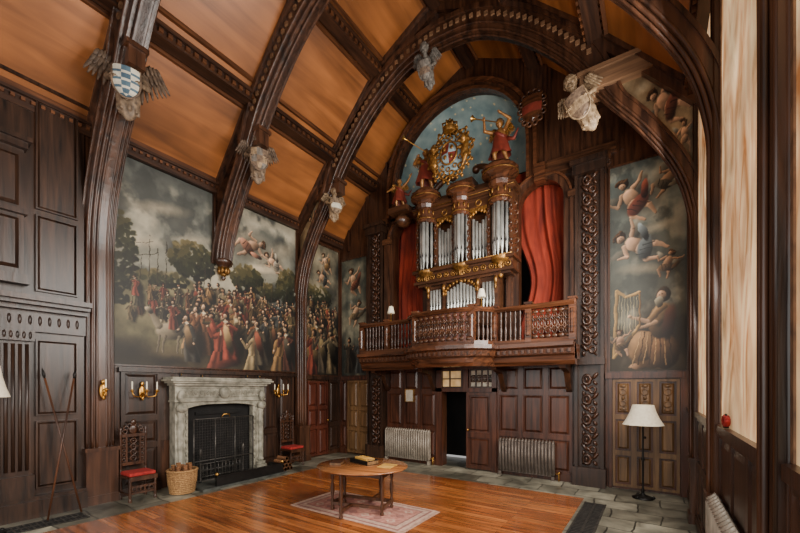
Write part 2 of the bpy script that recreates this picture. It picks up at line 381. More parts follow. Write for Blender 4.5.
# ---------------------------------------------------------------- trusses
IN=[(4.36,1.0),(4.36,2.6),(4.36,4.1),(4.34,4.85),(4.16,5.6),(3.75,6.4),(3.22,7.15),(2.5,8.15),(1.7,8.95),(.85,9.46),(0,9.6)]
half=catmull(IN,6)
arc=[Vector((CX-p.x,p.y)) for p in half]+[Vector((CX+p.x+.1*(min(p.x,4.36)/4.36)**8,p.y)) for p in reversed(half[:-1])]
nor=[]
for i,p in enumerate(arc):
    t=(arc[min(i+1,len(arc)-1)]-arc[max(i-1,0)]).normalized(); nor.append(Vector((-t.y,t.x)))
def kf(x):
    d=abs(x-CX); t=min(max((d-2.8)/.6,0),1); return 1-.55*t
WR=.62
def wf(x,wl):
    t=min(max((x-5.5)/3.3,0),1); return wl*(1-t)+WR*t
def rbox(mb,i0,i1,o0,o1,hw,yc,wl,mi=0):
    vs=[];fs=[];m=0
    for i in range(i0,i1+1):
        k_=kf(arc[i].x); w_=wf(arc[i].x,wl)
        for o,y in ((o0,-hw),(o0,hw),(o1,hw),(o1,-hw)):
            q=arc[i]+nor[i]*o*k_; vs.append((min(max(q.x,0.005),W-.005),yc+y*w_,q.y))
        m+=1
    for i in range(m-1):
        for j in range(4): fs.append((i*4+j,i*4+(j+1)%4,(i+1)*4+(j+1)%4,(i+1)*4+j))
    fs+=[(0,1,2,3),((m-1)*4,(m-1)*4+1,(m-1)*4+2,(m-1)*4+3)]
    mb.add(vs,fs,mi)
def rtube(mb,i0,i1,o,y,r,yc,wl,mi=0):
    pts=[]
    for i in range(i0,i1+1):
        k_=kf(arc[i].x); q=arc[i]+nor[i]*o*k_; pts.append((min(max(q.x,.01),W-.01),yc+y*wf(arc[i].x,wl),q.y))
    mb.tube(pts,r,7,mi)
TR=[(-6.5,'post',1.3),(-4.12,'corbel',1.2),(-1.7,'post',1.0)]
hbn=[]
for yc,lk,wl in TR:
    e=empty('roof_truss',(CX,yc,0),'dark oak arched roof truss with moulded ribs and hammer beams','roof truss',group='arched roof trusses')
    N=len(arc)-1
    i0=0 if lk=='post' else min(i for i,p in enumerate(arc) if p.y>4.95)
    mb=MB()
    rbox(mb,i0,N,0,.1,.06,yc,wl); rbox(mb,i0,N,.07,.2,.11,yc,wl); rbox(mb,i0,N,.18,.45,.15,yc,wl); rbox(mb,i0,N,.45,.54,.2,yc,wl)
    for y in (-1,1): rtube(mb,i0,N,.1,y*.1,.025,yc,wl); rtube(mb,i0,N,.2,y*.15,.022,yc,wl); rtube(mb,i0,N,.02,y*.055,.02,yc,wl)
    L=0;nx=.1
    for i in range(N):
        seg=(arc[i+1]-arc[i]).length
        while nx<L+seg:
            f=(nx-L)/seg; p=arc[i].lerp(arc[i+1],f); q=p+nor[i]*.34; nx+=.14
            if abs(p.x-CX)<2.8:
                for s_ in (-1,1):
                    yy=yc+s_*.15*wf(p.x,wl); mb.box((q.x-.037,yy-.035,q.y-.037),(q.x+.037,yy+.035,q.y+.037),1)
        L+=seg
    mb.obj('arch_rib',[RIB,BEAM],e,'w')
    mb=MB(); pts=[(p.x,p.y) for p in arc if abs(p.x-CX)<3.1]
    mb.prism(pts+[(x,cz(x)+.02) for x,z in reversed(pts)],yc-.05,yc+.05)
    for a,b in zip(SEC,SEC[1:]):
        mb.prism([(a[0],a[1]+.02),(b[0],b[1]+.02),(b[0],b[1]-.28),(a[0],a[1]-.28)],yc-.15,yc+.15)
        mb.prism([(a[0],a[1]+.0),(b[0],b[1]+.0),(b[0],b[1]-.1),(a[0],a[1]-.1)],yc-.22,yc+.22)
    mb.obj('rafter',RIB,e,'w')
    for s_ in (0,1):
        f=(lambda x,y,z:(W-x,y,z)) if s_ else None
        th=.2 if (s_ and yc>-2) else .12
        mb=MB(f); mb.box((0,yc-th,7.28),(1.66,yc+th,7.56)); mb.box((0,yc-th-.04,7.56),(1.7,yc+th+.04,7.63)); mb.box((1.3,yc-.08,7.6),(1.46,yc+.08,8.3))
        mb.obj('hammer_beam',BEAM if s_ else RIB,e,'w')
        mp=(lambda u,d,z,yc=yc:(W-d,yc+u,z)) if s_ else (lambda u,d,z,yc=yc:(d,yc+u,z))
        mb=MB(mp); ww=WR if s_ else wl
        z0=0 if (s_ or lk=='post') else 5.05
        hw=.17*ww
        mb.box((-hw,0,z0),(hw,.06,7.3)); 
        for u in (-.8,.8): mb.tube([(u*hw,.06,z0),(u*hw,.06,7.3)],hw*.16,8)
        if z0==0:
            D=.11 if s_ else .24
            mb.box((-hw-.02,0,0),(hw+.02,D,.95)); mb.box((-hw-.04,0,.95),(hw+.04,D+.02,1.02)); mb.box((-hw-.04,0,0),(hw+.04,D+.02,.16))
            mb.obj('wall_post',RIB,e,'w')
        else:
            mb.lathe([(.02,-.42),(.06,-.36),(.03,-.3),(.1,-.22),(.08,-.15),(.17,-.05),(.22,0),(.2,.06)],(0,.13,5.05),12,0,sy=.9)
            mb.obj('wall_post',RIB,e,'w')
            mb=MB(mp)
            for q in range(8):
                a=q*pi/4; mb.ell((.1*math.cos(a),.14+.09*math.sin(a),4.86),(.05,.05,.09))
            mb.ell((0,.14,4.78),.07); mb.obj('pendant_boss',GOLD,e,'w')
    hbn.append(e)
# ---------------------------------------------------------------- paintings
def vn(H,Wd,cy,cx,rs):
    g=rs.rand(cy+2,cx+2); y=np.linspace(0,cy,H); x=np.linspace(0,cx,Wd)
    yi=np.minimum(y.astype(int),cy);xi=np.minimum(x.astype(int),cx); fy=(y-yi)[:,None];fx=(x-xi)[None]
    fy=fy*fy*(3-2*fy);fx=fx*fx*(3-2*fx)
    return (g[yi][:,xi]*(1-fy)*(1-fx)+g[yi+1][:,xi]*fy*(1-fx)+g[yi][:,xi+1]*(1-fy)*fx+g[yi+1][:,xi+1]*fy*fx)
def fbm(H,Wd,c,rs,asp=1,o=5):
    r=0;t=0
    for i in range(o):
        a=.55**i; r=r+a*vn(H,Wd,int(c*2**i)+1,int(c*asp*2**i)+1,rs); t+=a
    return r/t
class Pt:
    def __init__(s,w,h,res,seed):
        s.w,s.h=w,h; s.W=int(w*res);s.H=int(h*res);s.res=res; s.rs=np.random.RandomState(seed)
        s.X,s.Y=np.meshgrid(np.linspace(0,w,s.W),np.linspace(0,h,s.H)); s.a=np.zeros((s.H,s.W,3))
    def c(s,c): return np.array(c)/255.
    def ramp(s,f,c1,c2): f=np.clip(f,0,1)[...,None]; return s.c(c1)*(1-f)+s.c(c2)*f
    def mix(s,m,col):
        m=np.clip(m,0,1)[...,None]; s.a=s.a*(1-m)+(col if isinstance(col,np.ndarray) else s.c(col))*m
    def win(s,x,y,R):
        return max(0,int((y-R)*s.res)-1),min(s.H,int((y+R)*s.res)+3),max(0,int((x-R)*s.res)-1),min(s.W,int((x+R)*s.res)+3)
    def blob(s,x,y,rx,ry,col,ang=0,soft=.35,al=1,sh=0):
        i0,i1,j0,j1=s.win(x,y,max(rx,ry))
        if i0>=i1 or j0>=j1: return
        c_,s_=math.cos(ang),math.sin(ang); dx=s.X[i0:i1,j0:j1]-x;dy=s.Y[i0:i1,j0:j1]-y
        d=np.sqrt(((dx*c_+dy*s_)/rx)**2+((-dx*s_+dy*c_)/ry)**2)
        m=(al*np.clip((1-d)/soft,0,1))[...,None]
        C=s.c(col)
        if sh:
            R=(rx*ry)**.5; l=np.clip(.58+.6*(-dx+dy)/(R*1.5),.12,1.3)[...,None]; C=C*(1-sh+sh*l)*1.08
        s.a[i0:i1,j0:j1]=s.a[i0:i1,j0:j1]*(1-m)+C*m
    def sb(s,x,y,rx,ry,col,ang=0,soft=.15): s.blob(x,y,rx,ry,col,ang,soft,1,.9)
    def line(s,x0,y0,x1,y1,w,col,al=1,w2=None):
        L=(x1-x0)**2+(y1-y0)**2+1e-9; t=np.clip(((s.X-x0)*(x1-x0)+(s.Y-y0)*(y1-y0))/L,0,1)
        ww=w if w2 is None else w+(w2-w)*t
        ex=s.X-x0-t*(x1-x0);ey=s.Y-y0-t*(y1-y0); d=np.hypot(ex,ey)
        l=np.clip(.75+.5*(-ex+ey)/np.maximum(ww,1e-4)/1.4,.35,1.2)[...,None]
        m=(al*np.clip((ww-d)/(ww*.3),0,1))[...,None]; s.a=s.a*(1-m)+s.c(col)*l*m
    def robe(s,x,y,h,col,lean=0,wide=1.0):
        i0,i1,j0,j1=s.win(x,y+.36*h,.48*h)
        if i0>=i1 or j0>=j1: return
        X=s.X[i0:i1,j0:j1];Y=s.Y[i0:i1,j0:j1]; t=(Y-y)/h
        w=h*wide*np.interp(t,[0,.2,.45,.6,.68,.74],[.15,.125,.085,.115,.1,.03]); dx=X-x-lean*t*h; u=dx/w
        ph=s.rs.rand()*6; f=np.sin(6.5*u+ph+3*t*np.sign(.4-t))*np.clip(1.1-t,0,1)
        l=np.clip(.5-.42*u+.3*f,.04,1.15)
        m=np.clip((1-np.abs(u))/.1,0,1)*np.clip(t/.03,0,1)*np.clip((.74-t)/.03,0,1)
        C=s.c(col)*(.22+1.0*l)[...,None]; m=m[...,None]; s.a[i0:i1,j0:j1]=s.a[i0:i1,j0:j1]*(1-m)+C*m
    def fig(s,x,y,h,robe,skin=(178,130,96),lean=0,cloak=None):
        r=s.rs
        s.blob(x+.1*h,y+.33*h,.24*h,.46*h,(18,15,12),0,.6,.92)
        s.robe(x,y,h,robe,lean,.9+.35*r.rand()); hx=x+lean*.8*h
        if cloak is not None: s.blob(hx+.05*h,y+.42*h,.08*h,.3*h,cloak,.25,.25,1,.9)
        for sg in (-1,1):
            ex=hx+sg*(.12+.08*r.rand())*h; ey=y+(.42+.22*r.rand())*h; wx=ex+sg*(.14*r.rand()-.09)*h-.05*h; wy_=ey+(r.rand()-.35)*.3*h
            s.line(hx+sg*.09*h,y+.64*h,ex,ey,.045*h,robe,1,.036*h); s.line(ex,ey,wx,wy_,.034*h,robe,1,.02*h); s.sb(wx,wy_,.022*h,.022*h,skin)
        s.line(hx,y+.68*h,hx,y+.76*h,.022*h,skin)
        s.sb(hx+.012*h,y+.825*h,.062*h,.078*h,(40,30,23)); s.sb(hx-.014*h,y+.805*h,.036*h,.052*h,skin); s.blob(hx-.022*h,y+.805*h,.006*h,.02*h,(80,50,36),0,.5,.6)
        if r.rand()<.45: s.blob(hx,y+.86*h,.085*h,.025*h,tuple(v*.6 for v in robe),.1,.3,1,.6); s.sb(hx,y+.89*h,.045*h,.035*h,tuple(v*.7 for v in robe))
        if r.rand()<.35: s.blob(hx,y+.72*h,.045*h,.02*h,(168,158,138),0,.3)
    def putto(s,x,y,h,ang=0,skin=(196,142,110),wing=True,cloth=None):
        c_,s_=math.cos(ang),math.sin(ang)
        def R(u,v): return x+u*c_*h-v*s_*h, y+u*s_*h+v*c_*h
        s.blob(*R(.06,-.05),.36*h,.5*h,(44,42,38),ang,.9,.65)
        if wing:
            for sg in (-1,1): p=R(sg*.26,.16); s.blob(*p,.22*h,.09*h,(122,118,108),ang+sg*.6,.4,1,.8)
        for sg in (1,-1):
            a=R(sg*.07,-.13);b=R(sg*.16,-.3);c2=R(sg*.1+.07,-.5); s.line(*a,*b,.085*h,skin,1,.065*h); s.line(*b,*c2,.06*h,skin,1,.03*h)
            a=R(sg*.11,.17);b=R(sg*.26,.12+.1*sg);c2=R(sg*.36,.24+.1*sg); s.line(*a,*b,.05*h,skin,1,.04*h); s.line(*b,*c2,.04*h,skin,1,.025*h)
        s.sb(*R(0,.02),.135*h,.21*h,skin,ang); s.sb(*R(0,-.12),.13*h,.11*h,skin,ang)
        s.sb(*R(.01,.345),.105*h,.11*h,(70,46,30),ang)
        for q in range(6): s.sb(*R(-.09+.036*q,.4+.03*math.sin(q*1.1)),.035*h,.035*h,(92,62,38),ang)
        s.sb(*R(-.02,.305),.068*h,.078*h,skin,ang); s.blob(*R(-.045,.315),.012*h,.01*h,(60,38,28),0,.5); s.blob(*R(.005,.315),.012*h,.01*h,(60,38,28),0,.5)
        if cloth:
            s.blob(*R(.02,-.16),.26*h,.14*h,cloth,ang+.4,.2,1,.9); s.blob(*R(.25,.02),.2*h,.07*h,cloth,ang+1.0,.2,1,.9)
            for q in range(3): a=R(-.15+.1*q,-.1);b=R(-.05+.12*q,-.26); s.line(*a,*b,.012*h,tuple(v*.5 for v in cloth),.8)
    def finish(s,am=.24,seed=3,warp=.03,dark=1.0):
        r=np.random.RandomState(seed); asp=s.w/s.h
        dx=(fbm(s.H,s.W,9,r,asp,3)-.5)*2*warp*s.res; dy=(fbm(s.H,s.W,9,r,asp,3)-.5)*2*warp*s.res
        dx+=(fbm(s.H,s.W,int(s.h*14),r,asp,1)-.5)*2*.012*s.res; dy+=(fbm(s.H,s.W,int(s.h*14),r,asp,1)-.5)*2*.012*s.res
        I,J=np.meshgrid(np.arange(s.H),np.arange(s.W),indexing='ij')
        s.a=s.a[np.clip((I+dy).astype(int),0,s.H-1),np.clip((J+dx).astype(int),0,s.W-1)]
        n=fbm(s.H,s.W,14,r,asp,5)
        e=np.minimum(np.minimum(s.X,s.w-s.X)/.3,np.minimum(s.Y,s.h-s.Y)/.3); v=.78+.22*np.clip(e,0,1)
        g=s.a.mean(-1,keepdims=True); s.a=g*.22+s.a*.78
        s.a=np.clip(.36+(s.a-.36)*1.1,0,1)
        s.a=np.clip(s.a*(1-am+2*am*n[...,None])*v[...,None]*dark*np.array([1.02,1.0,.93]),0,1)
def paint_obj(name,P,f,parent=None,loc=None):
    Wd,H=P.W,P.H
    vs=[f(i/(Wd-1),j/(H-1)) for j in range(H) for i in range(Wd)]
    idx=np.arange(Wd*H).reshape(H,Wd); q=np.stack([idx[:-1,:-1],idx[:-1,1:],idx[1:,1:],idx[1:,:-1]],-1).reshape(-1,4)
    me=bpy.data.meshes.new(name); me.from_pydata(vs,[],q.tolist()); me.materials.append(PAINT)
    ca=me.color_attributes.new('paint','FLOAT_COLOR','POINT')
    a=P.a; lin=np.where(a<=.04045,a/12.92,((a+.055)/1.055)**2.4)
    ca.data.foreach_set('color',np.concatenate([lin,np.ones((H,Wd,1))],-1).astype(np.float32).ravel())
    me.update(); o=bpy.data.objects.new(name,me); COL.objects.link(o)
    if parent: o.parent=parent; o.location=-Vector(parent.location)
    return o
def frame(mb,u0,u1,z0,z1,w,d,mi=0):
    mb.box((u0-w,0,z0-w),(u0,d,z1+w),mi);mb.box((u1,0,z0-w),(u1+w,d,z1+w),mi);mb.box((u0,0,z0-w),(u1,d,z0),mi);mb.box((u0,0,z1),(u1,d,z1+w),mi)
pal=[(126,54,40),(98,44,34),(146,108,64),(100,78,50),(76,66,54),(70,74,76),(150,134,104),(114,88,56),(80,52,36),(124,78,50),(58,52,42),(122,106,80),(62,56,44),(86,74,52),(80,68,46),(106,90,60)]
skins=[(190,144,110),(166,122,92),(200,158,124)]
def trees(P,cx,cy,wx,wy_,n,cols):
    for k_ in range(n):
        a=P.rs.rand()*2*pi; r=P.rs.rand()**.5; x=cx+r*wx*math.cos(a); y=cy+r*wy_*math.sin(a)
        t=min(max(.45+(y-cy)/wy_*.4-(x-cx)/wx*.2+.25*(P.rs.rand()-.5),0),.99); P.blob(x,y,.04+.06*P.rs.rand(),.03+.035*P.rs.rand(),cols[int(t*len(cols))],P.rs.rand()*3,.4,.95)
TC=[(20,23,16),(32,36,23),(46,48,30),(70,66,40),(98,88,56)]
P=Pt(4.45,4.1,96,5); rs=P.rs
sk=fbm(P.H,P.W,3,rs,1.3); sk2=fbm(P.H,P.W,6,rs,1.3)
P.a=P.ramp((P.Y/4.1-.35)*1.4,(132,130,118),(76,82,84)); P.mix(np.clip((sk-.48)*7,0,.85),(158,152,138)); P.mix(np.clip((.52-sk2)*6,0,.8),(56,60,61))
for x,y,a,b in ((2.9,3.25,.8,.4),(3.5,2.85,.75,.4),(3.95,3.35,.5,.3),(.8,3.3,.8,.18),(1.5,2.85,.6,.14),(.5,2.5,.6,.16)): P.blob(x,y,a,b,(176,162,140),.25,1,.65)
P.putto(3.0,3.2,1.0,-1.2,(204,158,128),False,(158,106,86)); P.putto(3.65,2.95,.75,.9,(196,152,122),True,(150,142,132))
P.blob(3.3,2.68,.65,.13,(182,168,146),.15,.7,.85)
P.mix(np.clip(((1.8+.2*np.sin(P.X*1.6)+.4*(sk2-.5))-P.Y)*14,0,1),P.ramp((sk2-.3)*2.2,(46,46,32),(116,108,78)))
P.line(1.55,1.3,1.62,2.5,.045,(46,36,26)); P.line(2.95,1.4,2.85,2.4,.04,(46,36,26)); P.line(1.6,2.1,1.9,2.5,.025,(46,36,26))
trees(P,1.5,2.4,.5,.42,330,TC); trees(P,2.85,2.3,.45,.36,280,TC); trees(P,4.15,2.4,.38,.5,260,TC); trees(P,3.5,2.1,.4,.22,120,TC); trees(P,.9,1.85,.5,.16,110,TC); trees(P,.12,2.1,.28,.9,220,TC[:4])
for x in (.32,.44,.6,.75,.92): P.line(x,1.2,x+.04,2.2+.5*rs.rand(),.009,(50,40,30),.9)
P.line(.38,2.2,.8,2.35,.008,(50,40,30),.8); P.line(.4,2.45,.7,2.55,.006,(50,40,30),.8)
for k_ in range(30): P.fig(.3+1.2*rs.rand(),.85+.55*rs.rand(),.38+.14*rs.rand(),pal[rs.randint(len(pal))],skins[rs.randint(3)])
P.mix(np.clip((.6-P.Y)*2,0,.85),P.ramp(sk2,(34,28,21),(80,66,46)))
P.blob(1.05,.75,.34,.2,(144,130,108),.05,.2,1,.9); P.line(.8,.85,.66,1.12,.09,(144,130,108),1,.05); P.sb(.62,1.14,.1,.055,(144,130,108),-.5)
for x in (.82,.92,1.2,1.3): P.line(x,.65,x-.03,.3,.035,(114,102,84),1,.02)
P.fig(1.08,.78,.75,(116,52,40),skins[2],0)
for row,(n_,x0,y0,h,dy) in enumerate(((22,1.5,1.3,.7,.35),(20,1.45,1.0,.85,.35),(17,1.35,.65,1.05,.3),(13,1.25,.35,1.2,.25))):
    for i in range(n_):
        x=x0+(4.4-x0)*(i+.9*rs.rand())/n_; y=y0+dy*(rs.rand()-.5)
        P.fig(x,y,h*(.85+.3*rs.rand()),tuple(v*.88 for v in pal[rs.randint(len(pal))]),skins[rs.randint(3)],(rs.rand()-.5)*.45,pal[rs.randint(len(pal))] if rs.rand()<.6 else None)
for x,y,c_,h_,ck,le in ((1.5,.1,(60,57,54),1.2,(110,86,58),-.15),(2.0,-.15,(138,60,44),1.4,None,.15),(2.45,.12,(128,52,40),1.4,(146,118,78),-.15),(2.95,-.25,(150,128,92),1.5,(76,56,40),.12),(3.3,.1,(72,64,52),1.35,(118,60,44),-.15),(3.75,-.2,(132,98,60),1.5,None,.12),(4.15,0,(86,50,40),1.4,(62,57,49),-.08)): P.fig(x,y,h_,c_,skins[2],le,ck)
P.blob(2.3,.12,.4,.14,(108,46,34),.2,.4,.9,.9); P.blob(.3,.25,.6,.4,(27,24,19),0,.9,.9); P.blob(1.0,.1,.5,.16,(28,24,19),0,.9,.85)
for x in (1.7,1.85,2.5,3.05,3.3,3.55,4.0): P.line(x,1.6,x+.08,2.3+.25*rs.rand(),.009,(60,48,36),.9)
P.finish(dark=1.05)
e=empty('mural',(0.02,-4.05,2.56),'large oil mural of a robed crowd gathered beneath stormy clouds','painting')
paint_obj('canvas',P,lambda s,t:(.02,-6.28+4.46*s,2.56+4.06*t),e)
mb=MB(Lm); frame(mb,-6.28,-1.82,2.56,6.62,.03,.05); mb.obj('frame',DARK,e,'w')
P=Pt(1.4,4.0,80,11); rs=P.rs; sk=fbm(P.H,P.W,5,rs,.5)
P.a=P.ramp((sk-.3)*2.5,(54,56,52),(144,134,114))
for k_ in range(2): P.putto(.4+.6*rs.rand(),3.0+.5*k_,.7,rs.rand()*2-1,skins[rs.randint(3)],True,pal[rs.randint(6)])
trees(P,.5,2.4,.6,.35,180,TC)
P.mix(np.clip((1.9-P.Y)*4,0,1),P.ramp(sk,(40,33,25),(82,68,48)))
for y0,h,n_ in ((1.55,.75,6),(1.2,.9,6),(.75,1.1,5),(.35,1.35,4),(-.05,1.6,3)):
    for i in range(n_): P.fig(.15+1.2*(i+.5*rs.rand())/n_,y0+.15*rs.rand(),h,pal[rs.randint(len(pal))],skins[rs.randint(3)],(rs.rand()-.5)*.3,pal[rs.randint(len(pal))])
P.finish()
e=empty('mural',(0.02,-.8,2.5),'tall narrow oil mural of crowded robed figures below cherubs','painting')
paint_obj('canvas',P,lambda s,t:(.02,-1.5+1.4*s,2.5+4.0*t),e)
mb=MB(Lm); frame(mb,-1.5,-.1,2.5,6.5,.04,.05); mb.obj('frame',DARK,e,'w')
P=Pt(1.05,3.7,80,21); rs=P.rs; sk=fbm(P.H,P.W,6,rs,.4)
P.a=P.ramp((sk-.3)*2.5,(54,62,60),(136,132,114))
P.putto(.5,3.0,.95,.3,(190,144,112),True,(132,70,52)); P.putto(.6,2.0,.9,-.5,(194,150,118),True,(110,92,68))
for x in (.3,.75): P.fig(x,.05,1.3,pal[rs.randint(6)])
P.finish()
e=empty('mural',(.62,-.02,2.5),'narrow oil mural of tumbling cherubs in cloudy sky','painting')
paint_obj('canvas',P,lambda s,t:(.1+1.05*s,-.02,2.5+3.7*t),e); mb=MB(Bm); frame(mb,.1,1.15,2.5,6.2,.05,.05); mb.obj('frame',DARK,e,'w')
# right mural
P=Pt(1.38,4.35,120,31); rs=P.rs; sk=fbm(P.H,P.W,5,rs,.4); s2=fbm(P.H,P.W,9,rs,.4)
P.a=P.ramp(P.Y/4.35,(68,66,56),(92,104,106)); P.mix(np.clip((sk-.46)*6,0,.75),(142,140,128)); P.mix(np.clip((.47-s2)*6,0,.6),(54,60,60))
P.mix(np.clip((1.0-P.Y)*1.5,0,.8),(48,40,30))
P.blob(.45,3.45,.6,.35,(64,68,66),0,1,.7)
P.putto(.42,3.6,1.1,.5,(196,150,118),True,(138,66,50)); P.putto(1.05,3.85,.75,-.8,(172,130,102),True,(96,88,76))
P.blob(.8,2.9,.6,.14,(158,152,136),.2,.8,.85)
P.putto(.5,2.62,1.1,1.0,(198,154,124),True,(104,116,126)); P.blob(.6,2.1,.6,.14,(130,122,106),-.1,.8,.85)
P.putto(1.05,2.15,.6,-.4,(168,126,96),True,(110,82,56))
P.blob(.9,.75,.6,.8,(34,28,22),.1,.7,.97)
P.sb(.55,.1,.2,.07,(156,116,86)); P.sb(.95,.08,.16,.06,(156,116,86))
P.sb(.82,.42,.46,.4,(134,94,56),0,.1); P.sb(.6,.5,.3,.34,(160,118,74),-.3,.15); P.sb(.98,.35,.28,.34,(108,76,48),.2,.15)
for k_ in range(8):
    x0=.42+.1*k_; P.line(x0,.12+.02*(k_%3),.58+.07*k_,.78,.014,(66,44,28) if k_%2 else (188,146,94),.85)
P.sb(.95,1.0,.24,.38,(116,86,54),-.1,.12); P.sb(.9,1.1,.14,.24,(170,132,84),0,.25); P.blob(1.08,.95,.12,.4,(88,50,38),-.15,.3,.95,.9)
P.line(.98,1.28,.72,1.0,.08,(150,114,72),1,.065); P.line(.72,1.0,.4,1.12,.055,(194,150,118),1,.035); P.sb(.37,1.14,.04,.04,(198,156,122)); P.line(.86,.98,.46,.84,.05,(186,144,110),1,.035)
P.sb(.98,1.53,.14,.16,(62,50,40)); P.sb(.94,1.5,.09,.115,(202,160,128)); P.sb(.91,1.38,.085,.12,(152,144,126)); P.blob(.9,1.52,.02,.01,(60,40,30),0,.4); P.blob(.96,1.53,.02,.01,(60,40,30),0,.4)
for a in ((.08,.3,.13,1.7,.04),(.13,1.7,.3,1.55,.038),(.3,1.55,.55,1.62,.038),(.08,.3,.55,.92,.04)): P.line(*a[:4],a[4],(196,152,84))
P.line(.55,1.62,.57,.92,.02,(146,108,60))
for k_ in range(7): P.line(.16+.055*k_,.46+.075*k_,.17+.055*k_,1.6-.01*k_,.006,(202,184,140),.9)
P.putto(.2,.62,.6,.1,(176,132,102),True,(104,80,54))
P.finish(warp=.018,dark=1.06)
e=empty('mural',(8.4,-.02,2.5),'tall oil mural of a bearded harp player below tumbling cherubs','painting')
paint_obj('canvas',P,lambda s,t:(7.78+1.3*s,-.02,2.45+4.3*t),e); mb=MB(Bm); frame(mb,7.78,9.08,2.45,6.75,.035,.05); mb.obj('frame',DARK,e,'w')
for s_ in (1,0):
    pp=[q for q in [(p+nor[i]*.5*kf(p.x)) for i,p in enumerate(arc)] if (q.x>W-1.72 if s_ else q.x<1.72) and 4.9<q.y<7.3 and .02<q.x<W-.02]
    P=Pt(1.6,2.1,90,41+s_); rs=P.rs; sk=fbm(P.H,P.W,4,rs,.7); P.a=P.ramp((sk-.3)*2.4,(110,88,64),(176,150,114))
    P.putto(.95,1.5,1.0,.9,(198,150,118),True,(138,76,58)); P.putto(1.35,.9,.6,.1,(184,138,106),True); P.blob(.5,1.9,.3,.12,(150,132,106),.2,.8)
    P.finish(dark=1.08)
    xs_=np.array([q.x for q in pp]); zs_=np.array([q.y for q in pp]); o_=np.argsort(xs_); xs_,zs_=xs_[o_],zs_[o_]
    x0_,x1_=(xs_[0],W-.02) if s_ else (.02,xs_[-1])
    def fn(s,t,xs_=xs_,zs_=zs_,x0_=x0_,x1_=x1_,s_=s_):
        x=x0_+(x1_-x0_)*s; zb=float(np.interp(x,xs_,zs_)); return (x,-1.72,max(zb,5.2+2.1*t))
    o=paint_obj('painted_spandrel',P,fn,hbn[2])
# ---------------------------------------------------------------- wainscot
mb=MB(Lm); 
panelling(mb,-6.15,-5.45,[.15,.95,1.5,2.45],1); panelling(mb,-3.0,-1.95,[.15,.95,2.45],2); mb.box((-6.2,0,2.42),(-1.9,.1,2.5)); mb.box((-1.5,0,2.36),(-.02,.1,2.46))
mb.box((-6.15,0,0),(-5.45,.08,.16)); mb.box((-3.0,0,0),(-1.95,.08,.16)); panelling(mb,-.55,-.03,[.15,.95,2.36],1)
mb.box((-5.45,0,1.0),(-3.0,.03,2.45))
struct(mb.obj('trim_6',SCRN),'dark oak wainscot below the murals','panelling')
mb=MB(Lm); panelling(mb,-1.45,-.6,[.05,.9,1.5,2.3],2,fr=.05,d=.07); mb.ell((-.66,.1,1.1),.03,mi=1)
struct(mb.obj('door_1',[REDD,BRASS]),'reddish-brown panelled side door beside the corner','door')
mb=MB(Bm)
panelling(mb,.05,.35,[.15,.95,2.36],1); panelling(mb,1.95,3.62,[.15,.98,2.0,2.65],3); panelling(mb,5.32,7.05,[.15,.98,2.0,2.65],3)
mb.box((3.62,0,0),(3.8,.1,2.65)); mb.box((5.2,0,0),(5.32,.1,2.65)); mb.box((3.62,0,2.0),(5.32,.1,2.1)); mb.box((3.62,0,2.58),(5.32,.1,2.7)); mb.box((4.4,0,2.1),(4.55,.08,2.6))
mb.box((.05,0,2.36),(1.3,.1,2.46)); mb.box((7.7,0,2.3),(9.13,.12,2.42)); mb.box((7.7,0,0),(9.1,.03,2.4)); mb.box((8.98,0,0),(9.12,.1,2.35)); mb.box((7.76,0,0),(7.82,.08,2.35))
for a,b_ in ((.05,.35),(1.95,3.62),(5.32,7.05)): mb.box((a,0,0),(b_,.08,.16))
struct(mb.obj('trim_7',REDW),'dark red-brown wainscot under the organ gallery','panelling')
mb=MB(Bm); panelling(mb,.37,1.28,[.05,.8,1.45,2.34],2,fr=.05,d=.06); struct(mb.obj('door_2',LIGHTW),'worn lighter oak panelled cupboard door by the corner','door')
mb=MB(Bm); panelling(mb,7.83,8.97,[.05,.75,1.5,2.28],3,fr=.05,d=.07); mb.ell((8.4,.1,1.1),.025,mi=1)
for i in range(3):
    c=7.83+1.14*(i+.5)/3
    for s_ in (-1,1): mb.torus((c,.07,1.9+s_*.12),.06,.014,10,5); mb.ell((c,.07,1.9+s_*.24),(.06,.02,.03),8,5)
    mb.ell((c,.07,1.9),(.03,.025,.05),8,5)
struct(mb.obj('door_3',[LIGHTW,IRON]),'weathered honey-brown panelled double doors under the harp mural','door')
mb=MB(Bm); mb.box((4.5,0,.03),(5.2,.03,2.0)); panelling(mb,4.5,5.2,[.03,.9,1.98],1,fr=.07,d=.07); mb.ell((4.56,.1,1.02),.03,mi=1)
struct(mb.obj('door_4',[REDW,BRASS]),'closed mahogany leaf of the doorway under the gallery','door')
for n_,(a,b_) in enumerate(((3.68,4.36),(4.6,5.24))):
    mb=MB(Bm); mb.box((a,.01,2.14),(b_,.02,2.55),0)
    for i in range(5 if n_ else 3): 
        u=a+(b_-a)*i/(4 if n_ else 2); mb.box((u-.015,.02,2.12),(u+.015,.06,2.57),1)
    mb.box((a,.02,2.33),(b_,.05,2.36),1)
    if n_:
        for i in range(4): mb.torus((a+(b_-a)*(i+.5)/4,.04,2.34),.08,.02,12,5,1); mb.torus((a+(b_-a)*(i+.5)/4,.04,2.34),.04,.015,12,5,1)
    struct(mb.obj('window_%d'%(n_+1),[PANE if n_==0 else CREAM,DARK]),'small glazed borrowed light over the gallery door','window')
mb=MB(Rm)
for a,b_ in ((-1.5,-.02),(-3.97,-1.88),(-6.35,-4.28),(-8.6,-6.66)):
    panelling(mb,a,b_,[.15,.95,1.66],3,fr=.05,d=.035); mb.box((a,0,1.66),(b_,.06,1.74)); mb.box((a,0,0),(b_,.05,.15))
struct(mb.obj('trim_8',DARK),'dark oak dado panelling and sill under the windows','panelling')
